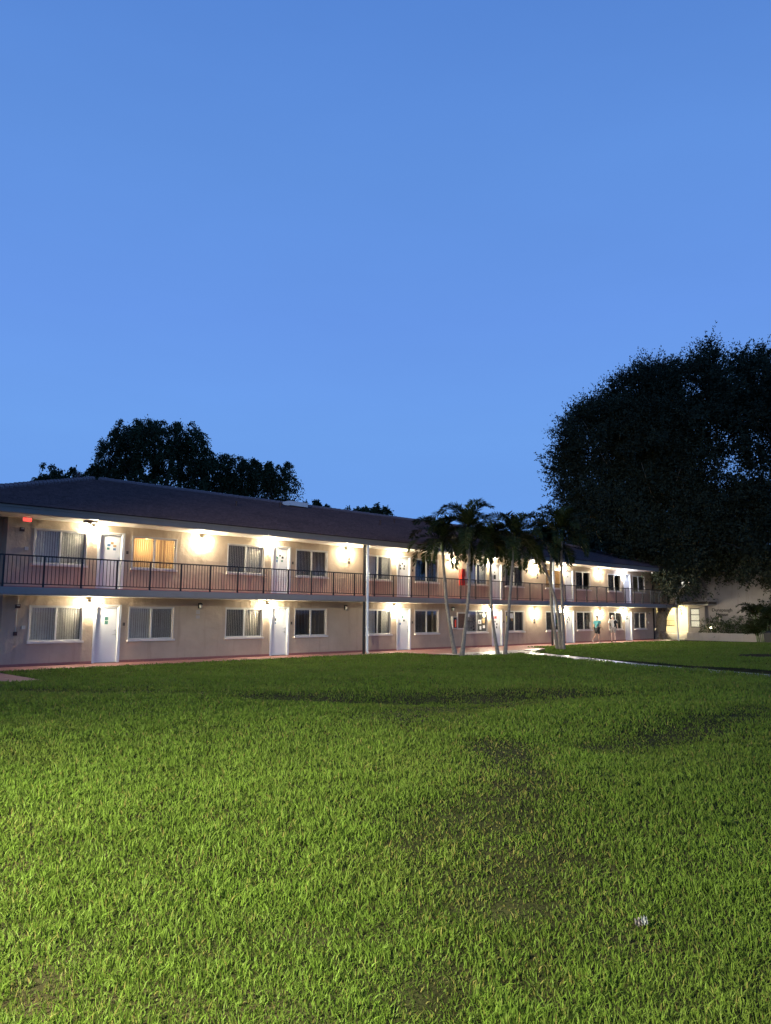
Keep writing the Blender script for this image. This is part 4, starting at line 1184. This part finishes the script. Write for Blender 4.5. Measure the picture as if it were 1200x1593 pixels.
# areca palm clump on the right
def areca(base, label, seed):
    r = np.random.default_rng(seed); rnd = random.Random(seed)
    t = wroot('areca_palm', base, label, 'palm')
    for q in range(16):
        az = rnd.uniform(0, 6.28); d = rnd.uniform(.05, .5)
        p = Vector(base) + Vector((math.cos(az) * d, math.sin(az) * d, 0))
        hh = rnd.uniform(.5, 2.4)
        tp = p + Vector((math.cos(az) * hh * .16, math.sin(az) * hh * .16, hh))
        b = MB(); b.tube([p - Vector((0, 0, .2)), p.lerp(tp, .5), tp], [.03, .026, .018], 6); b.build('stem', M['palm_shaft'], t, True)
        for k in range(3):
            v, f, tn = make_frond(r, rnd.uniform(.9, 1.5), R(rnd.uniform(50, 84)), .5, 24, .022, 2)
            a2 = az + rnd.uniform(-1.2, 1.2); ca, sa = math.cos(a2), math.sin(a2)
            vv = np.stack([v[:, 0] * ca - v[:, 1] * sa + tp.x, v[:, 0] * sa + v[:, 1] * ca + tp.y, v[:, 2] + tp.z], 1)
            np_mesh('frond', vv, [f], M['palm'], t, tn, loc=base)
areca((58.9, 20.3, -.12), 'bushy clumping palm with arching fronds right of the planter wall', 71)
areca((59.5, 18.6, -.12), 'bushy clumping palm at the right edge behind the dark bin', 72)
bn = wroot('litter_bin', (57.6, 19.5, -.12), 'black square litter bin on the grass at the right edge', 'bin')
b = MB()
n0 = [(57.35, 19.25), (57.85, 19.25), (57.85, 19.75), (57.35, 19.75)]
b.v = [(x, y, -.14) for x, y in n0] + [(57.6 + (x - 57.6) * 1.18, 19.5 + (y - 19.5) * 1.18, .62) for x, y in n0]
b.f = [(3, 2, 1, 0), (0, 1, 5, 4), (1, 2, 6, 5), (2, 3, 7, 6), (3, 0, 4, 7), (4, 5, 6, 7)]
b.build('body', M['bin'], bn)
b = MB(); b.box(57.28, 57.92, 19.18, 19.82, .625, .68); b.lathe([(.26, 0), (.2, .10), (.05, .14)], (57.6, 19.5, .681), 10); b.build('lid', M['bin'], bn)

# ------------------------------------------------------------------ people
def skinmesh(name, nodes, edges, m, parent, sub=2, root=0):
    me = bpy.data.meshes.new(name)
    me.from_pydata([n[:3] for n in nodes], edges, [])
    o = bpy.data.objects.new(name, me); COL.objects.link(o); o.parent = parent
    md = o.modifiers.new('Skin', 'SKIN'); md.use_smooth_shade = True
    if not me.skin_vertices: me.skin_vertices.new()
    for i, n in enumerate(nodes):
        sv = me.skin_vertices[0].data[i]
        rx, ry = (n[3], n[4]) if len(n) > 4 else (n[3], n[3])
        sv.radius = (rx, ry); sv.use_root = (i == root)
    ss = o.modifiers.new('Sub', 'SUBSURF'); ss.levels = sub; ss.render_levels = sub
    me.materials.append(m)
    return o

def make_person(loc, rz, J, label, mats, sc_=1.0, cap_hair=True):
    """J: joints in local coords, x = walking direction, y = left, z up"""
    t = empty('person', loc, rz); t.scale = (sc_,) * 3
    tag(t, label, 'person')
    nodes = []; edges = []; ix = {}
    def nd(k, p, r, par=None, r2=None):
        ix[k] = len(nodes); nodes.append((*p, r, r2 if r2 else r))
        if par is not None: edges.append((ix[par], ix[k]))
    nd('pel', J['pel'], .115, None, .15); nd('waist', J['waist'], .10, 'pel', .135); nd('chest', J['chest'], .115, 'waist', .16); nd('neckb', J['neckb'], .065, 'chest'); nd('neck', J['neck'], .052, 'neckb')
    hd = Vector(J['head'])
    nd('jaw', hd + Vector((.02, 0, -.07)), .070, 'neck'); nd('head', hd, .092, 'jaw', .082); nd('crown', hd + Vector((-.01, 0, .075)), .062, 'head')
    nd('nose', hd + Vector((.112, 0, -.015)), .012, 'head')
    for s, y in (('L', 1), ('R', -1)):
        nd('ear' + s, hd + Vector((-.005, y * .092, -.01)), .014, 'head')
        nd('sh' + s, J['sh' + s], .060, 'chest'); nd('el' + s, J['el' + s], .043, 'sh' + s); nd('wr' + s, J['wr' + s], .028, 'el' + s)
        d = (Vector(J['wr' + s]) - Vector(J['el' + s])).normalized()
        pm = Vector(J['wr' + s]) + d * .075
        nd('pa' + s, pm, .030, 'wr' + s, .020)
        fwd = Vector((1, 0, 0)); fwd = (fwd - d * fwd.dot(d)).normalized(); ins = d.cross(fwd) * (1 if y > 0 else -1)
        for q, (off, l_) in enumerate(((-.030, .060), (-.010, .075), (.010, .080), (.030, .070))):
            a = pm + d * .035 + fwd * off
            nd(f'f{s}{q}a', a, .0095, 'pa' + s); nd(f'f{s}{q}b', a + d * l_ * .5 - ins * .006, .0085, f'f{s}{q}a'); nd(f'f{s}{q}c', a + d * l_ - ins * .022, .007, f'f{s}{q}b')
        th = Vector(J['wr' + s]) + d * .04 + fwd * .032
        nd('t' + s + 'a', th, .011, 'pa' + s); nd('t' + s + 'b', th + d * .045 + fwd * .018, .009, 't' + s + 'a')
        nd('hip' + s, J['hip' + s], .088, 'pel'); nd('kn' + s, J['kn' + s], .058, 'hip' + s); nd('ca' + s, Vector(J['kn' + s]).lerp(Vector(J['an' + s]), .35) + Vector((-.015, 0, 0)), .056, 'kn' + s); nd('an' + s, J['an' + s], .036, 'ca' + s)
        nd('ft' + s, J['ft' + s], .034, 'an' + s)
    skinmesh('body', nodes, edges, mats['skin'], t)
    # clothes follow the same joints, a little fuller, and end at cuffs and hems
    def lp(a, b_, k): return Vector(J[a]).lerp(Vector(J[b_]), k)
    n2 = [(*(Vector(J['pel']) + Vector((0, 0, -.02))), .135, .175), (*J['waist'], .118, .155), (*J['chest'], .135, .18), (*(Vector(J['neckb']) + Vector((0, 0, -.02))), .082, .09)]
    e2 = [(0, 1), (1, 2), (2, 3)]
    for s in 'LR':
        k = len(n2); n2 += [(*J['sh' + s], .078), (*lp('sh' + s, 'el' + s, .75), .066)]; e2 += [(2, k), (k, k + 1)]
    skinmesh('shirt', n2, e2, mats['shirt'], t)
    n3 = [(*J['pel'], .128, .168)]; e3 = []
    for s in 'LR':
        k = len(n3); n3 += [(*J['hip' + s], .108), (*lp('hip' + s, 'kn' + s, .78), .088)]; e3 += [(0, k), (k, k + 1)]
    skinmesh('shorts', n3, e3, mats['shorts'], t)
    for s in 'LR':
        a, f_ = Vector(J['an' + s]), Vector(J['ft' + s]); d = (f_ - a)
        skinmesh('shoe', [(*(a + Vector((-.03, 0, -.045))), .048), (*(a + d * .5 + Vector((0, 0, -.01))), .046), (*(f_ + d.normalized() * .03), .036)], [(0, 1), (1, 2)], mats['shoe'], t)
    skinmesh('hair', [(*(hd + Vector((-.04, 0, -.02))), .112), (*(hd + Vector((-.025, 0, .055))), .112), (*(hd + Vector((.03, 0, .085))), .085)], [(0, 1), (1, 2)], mats['hair'], t)
    return t

J1 = dict(pel=(0, 0, .96), waist=(.02, 0, 1.14), chest=(.05, 0, 1.36), neckb=(.05, 0, 1.50), neck=(.06, 0, 1.56), head=(.08, 0, 1.68),
          shL=(.04, .19, 1.44), elL=(-.06, .25, 1.18), wrL=(.02, .27, .94), shR=(.04, -.19, 1.44), elR=(.02, -.25, 1.17), wrR=(.20, -.25, .98),
          hipL=(.0, .095, .92), knL=(.0, .10, .52), anL=(-.30, .10, .24), ftL=(-.27, .10, .10), hipR=(.0, -.095, .92), knR=(.10, -.10, .50), anR=(.06, -.10, .085), ftR=(.20, -.11, .04))
J2 = dict(pel=(0, 0, .98), waist=(.01, 0, 1.16), chest=(.03, 0, 1.39), neckb=(.03, 0, 1.53), neck=(.035, 0, 1.59), head=(.05, 0, 1.71),
          shL=(.02, .20, 1.47), elL=(.04, .27, 1.20), wrL=(.14, .28, .97), shR=(.02, -.20, 1.47), elR=(-.08, -.26, 1.20), wrR=(-.10, -.29, .96),
          hipL=(0, .095, .94), knL=(.10, .10, .52), anL=(.02, .10, .085), ftL=(.16, .11, .04), hipR=(0, -.095, .94), knR=(.02, -.10, .52), anR=(-.20, -.10, .17), ftR=(-.09, -.10, .055))
make_person((46.15, 26.35, 0), R(-12), J1, 'person in a teal shirt and dark shorts walking along the walk, one foot raised', dict(skin=M['skin'], shirt=M['teal'], shorts=M['shorts_d'], shoe=M['shoe'], hair=M['hair']), 1.0)
p2 = make_person((49.0, 26.75, 0), R(35), J2, 'person in a white and black top and grey shorts walking ahead near the last door', dict(skin=M['skin_p'], shirt=M['tee'], shorts=M['shorts_g'], shoe=M['blackfab'], hair=M['hair_l']), 1.0)
# the black half of the second walker's top: an open black vest over the right side
skinmesh('vest', [(-.02, -.10, .97, .16, .13), (-.01, -.10, 1.16, .15, .12), (.01, -.10, 1.38, .17, .14), (.02, -.20, 1.47, .10, .10), (-.05, -.245, 1.24, .085, .085)], [(0, 1), (1, 2), (2, 3), (3, 4)], M['blackfab'], p2)

# ------------------------------------------------------------------ litter in the grass
gx, gy = 4.06, 2.10
lt = empty('crumpled_wrapper', (gx, gy, float(lawn_z(gx, gy)) + .035)); tag(lt, 'crumpled pale wrapper lying in the grass at the lower right', 'wrapper')
def crumple(x0, x1, y0, y1, m, name, seed):
    r = np.random.default_rng(seed); nx_, ny_ = 9, 7
    V = []; F_ = []
    for i in range(nx_):
        for j in range(ny_):
            V.append((lerp(x0, x1, i / (nx_ - 1)) + r.normal() * .002, lerp(y0, y1, j / (ny_ - 1)) + r.normal() * .002, .014 * math.sin(i * 1.3 + seed) + .010 * math.sin(j * 2.1) + r.normal() * .004 + .02))
    for i in range(nx_ - 1):
        for j in range(ny_ - 1): F_.append((i * ny_ + j, (i + 1) * ny_ + j, (i + 1) * ny_ + j + 1, i * ny_ + j + 1))
    me = bpy.data.meshes.new(name); me.from_pydata(V, [], F_); me.materials.append(m)
    o = bpy.data.objects.new(name, me); COL.objects.link(o); o.parent = lt
    so = o.modifiers.new('thick', 'SOLIDIFY'); so.thickness = .002
    return o
crumple(-.055, .0, -.05, .045, M['wrap_a'], 'wrapper_half', 1); crumple(.008, .05, -.05, .05, M['wrap_b'], 'wrapper_half', 2)
lt.scale = (.6, .6, .6); lt.rotation_euler = (.25, -.35, R(-62))

# ------------------------------------------------------------------ grass blades
NB = 1050000
r = np.random.default_rng(99)
th = YAW + r.uniform(-.86, .86, NB)
d0, d1 = 2.0, 62.0
q = r.random(NB)
dist = (math.sqrt(d0) + q * (math.sqrt(d1) - math.sqrt(d0))) ** 2
gx = dist * np.cos(th); gy = dist * np.sin(th)
keep = (gy < 26.0) | ((gx > 57.8) & (gy < 36))
keep &= ~on_path(gx, gy, -.03)
keep &= ~((gx > 60.9) & (gy > 18.4) & (gy < 31)) & (gx < 63.5)
keep &= np.hypot(gx - 35.6, (gy - 12.0)) > 1.35
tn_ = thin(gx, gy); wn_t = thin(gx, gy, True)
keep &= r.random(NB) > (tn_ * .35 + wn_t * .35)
for (px_, py_) in ((28.53, 23.79), (28.15, 23.04), (29.32, 21.87), (29.55, 21.63), (37.0, 23.3)):
    keep &= np.hypot(gx - px_, gy - py_) > .38
gx, gy, dist, tn_, wn_t = gx[keep], gy[keep], dist[keep], tn_[keep], wn_t[keep]
n = len(gx)
gz = lawn_z(gx, gy) - .004
sc_ = np.clip(dist / 3.2, .8, None) ** .80
tuft = vnoise(gx, gy, 1.7, 5); tuft2 = vnoise(gx, gy, 5.0, 6); big = vnoise(gx, gy, .35, 7)
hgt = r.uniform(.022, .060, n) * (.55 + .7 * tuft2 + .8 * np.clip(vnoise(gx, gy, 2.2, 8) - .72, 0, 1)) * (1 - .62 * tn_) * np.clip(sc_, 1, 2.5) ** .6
wid = r.uniform(.0032, .0062, n) * sc_
az = r.uniform(0, 2 * math.pi, n); lean = np.abs(r.normal(0, .55, n)) + .08 + .9 * (r.random(n) < .08)
lx, ly = np.cos(az) * lean, np.sin(az) * lean
saz = r.uniform(0, 2 * math.pi, n)
sxv, syv = np.cos(saz) * wid / 2, np.sin(saz) * wid / 2
def pt(k, bend):
    return np.stack([gx + lx * hgt * bend, gy + ly * hgt * bend, gz + hgt * k], 1)
sv = np.stack([sxv, syv, np.zeros(n)], 1)
b0 = pt(0, 0); b1 = pt(.55, .38); b2 = pt(1.0 - .25 * np.clip(lean, 0, 1), 1.05)
V = np.stack([b0 - sv * .8, b0 + sv * .8, b1 + sv, b1 - sv, b2], 1).reshape(-1, 3)
ii = np.arange(n)[:, None] * 5
quad = ii + np.array([[0, 1, 2, 3]]); tri = ii + np.array([[3, 2, 4]])
dry = np.clip(.02 + .75 * (r.random(n) < (.09 + .34 * wn_t)) * r.random(n) + .22 * np.clip(vnoise(gx, gy, .8, 9) - .55, 0, 1) + .12 * big * r.random(n), 0, .9)
br = np.clip(.30 + .26 * tuft + .20 * (tuft2 - .5) + .16 * (big - .5) + r.normal(0, .20, n) - .50 * tn_, 0, 1)  # worn turf and the shade of the hollows both darken the blade colour
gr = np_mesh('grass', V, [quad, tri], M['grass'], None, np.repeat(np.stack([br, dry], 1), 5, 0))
tag(gr, 'thick coarse green lawn grass across the whole foreground', 'grass', kind='stuff')

# ------------------------------------------------------------------ yard lights behind the viewpoint, and one added at the right
def yard_light(x, y, z, aim, power, color, size, label):
    yl = wroot('yard_light', (x, y, .2), label, 'lamp post', 'yard lights behind the viewpoint')
    d = (Vector((aim[0], aim[1], 0)) - Vector((x, y, 0))).normalized()
    b = MB(); b.tube([(x, y, -.3), (x, y, z - .5), Vector((x, y, z - .1)) + d * .2, Vector((x, y, z)) + d * .6], [.09, .06, .05, .045], 10); b.build('pole', M['black'], yl, True)
    c = Vector((x, y, z)) + d * .8
    b = MB(); b.box(c.x - .22, c.x + .22, c.y - .22, c.y + .22, z - .03, z + .08); b.build('head', M['black'], yl)
    ld = bpy.data.lights.new('yard_lamp', 'SPOT'); ld.energy = power; ld.color = color; ld.shadow_soft_size = .15
    ld.spot_size = R(size); ld.spot_blend = .9
    lo = bpy.data.objects.new('yard_lamp', ld); COL.objects.link(lo); lo.location = (c.x, c.y, z - .06)
    lo.rotation_euler = (Vector((*aim, 0)) - Vector(lo.location)).to_track_quat('-Z', 'Y').to_euler()
def rel2(f, r_): return (fh.x * f + rt.x * r_, fh.y * f + rt.y * r_)
ax_, ay_ = rel2(-6.0, -9.0); yard_light(ax_, ay_, 8.0, rel2(30, 3), 40000, (1.0, .93, .68), 50, 'tall yard light pole well behind the viewpoint on the left')
ax_, ay_ = rel2(-.5, -6.0); yard_light(ax_, ay_, 4.2, rel2(3.4, -3.2), 33000, (1.0, .93, .60), 96, 'shorter yard light pole close on the left of the viewpoint')
ax_, ay_ = rel2(34.0, 25.0); yard_light(ax_, ay_, 6.0, (61.0, 24.0), 2400, (1.0, .88, .74), 34, 'added light pole out of view on the right to brighten the white house')  # unseen lamp added to lift the house wall and the trunk

# ------------------------------------------------------------------ render settings
scene.cycles.use_denoising = True
scene.cycles.use_light_tree = True
scene.cycles.sample_clamp_indirect = 6.0
scene.cycles.max_bounces = 8
scene.cycles.transparent_max_bounces = 24
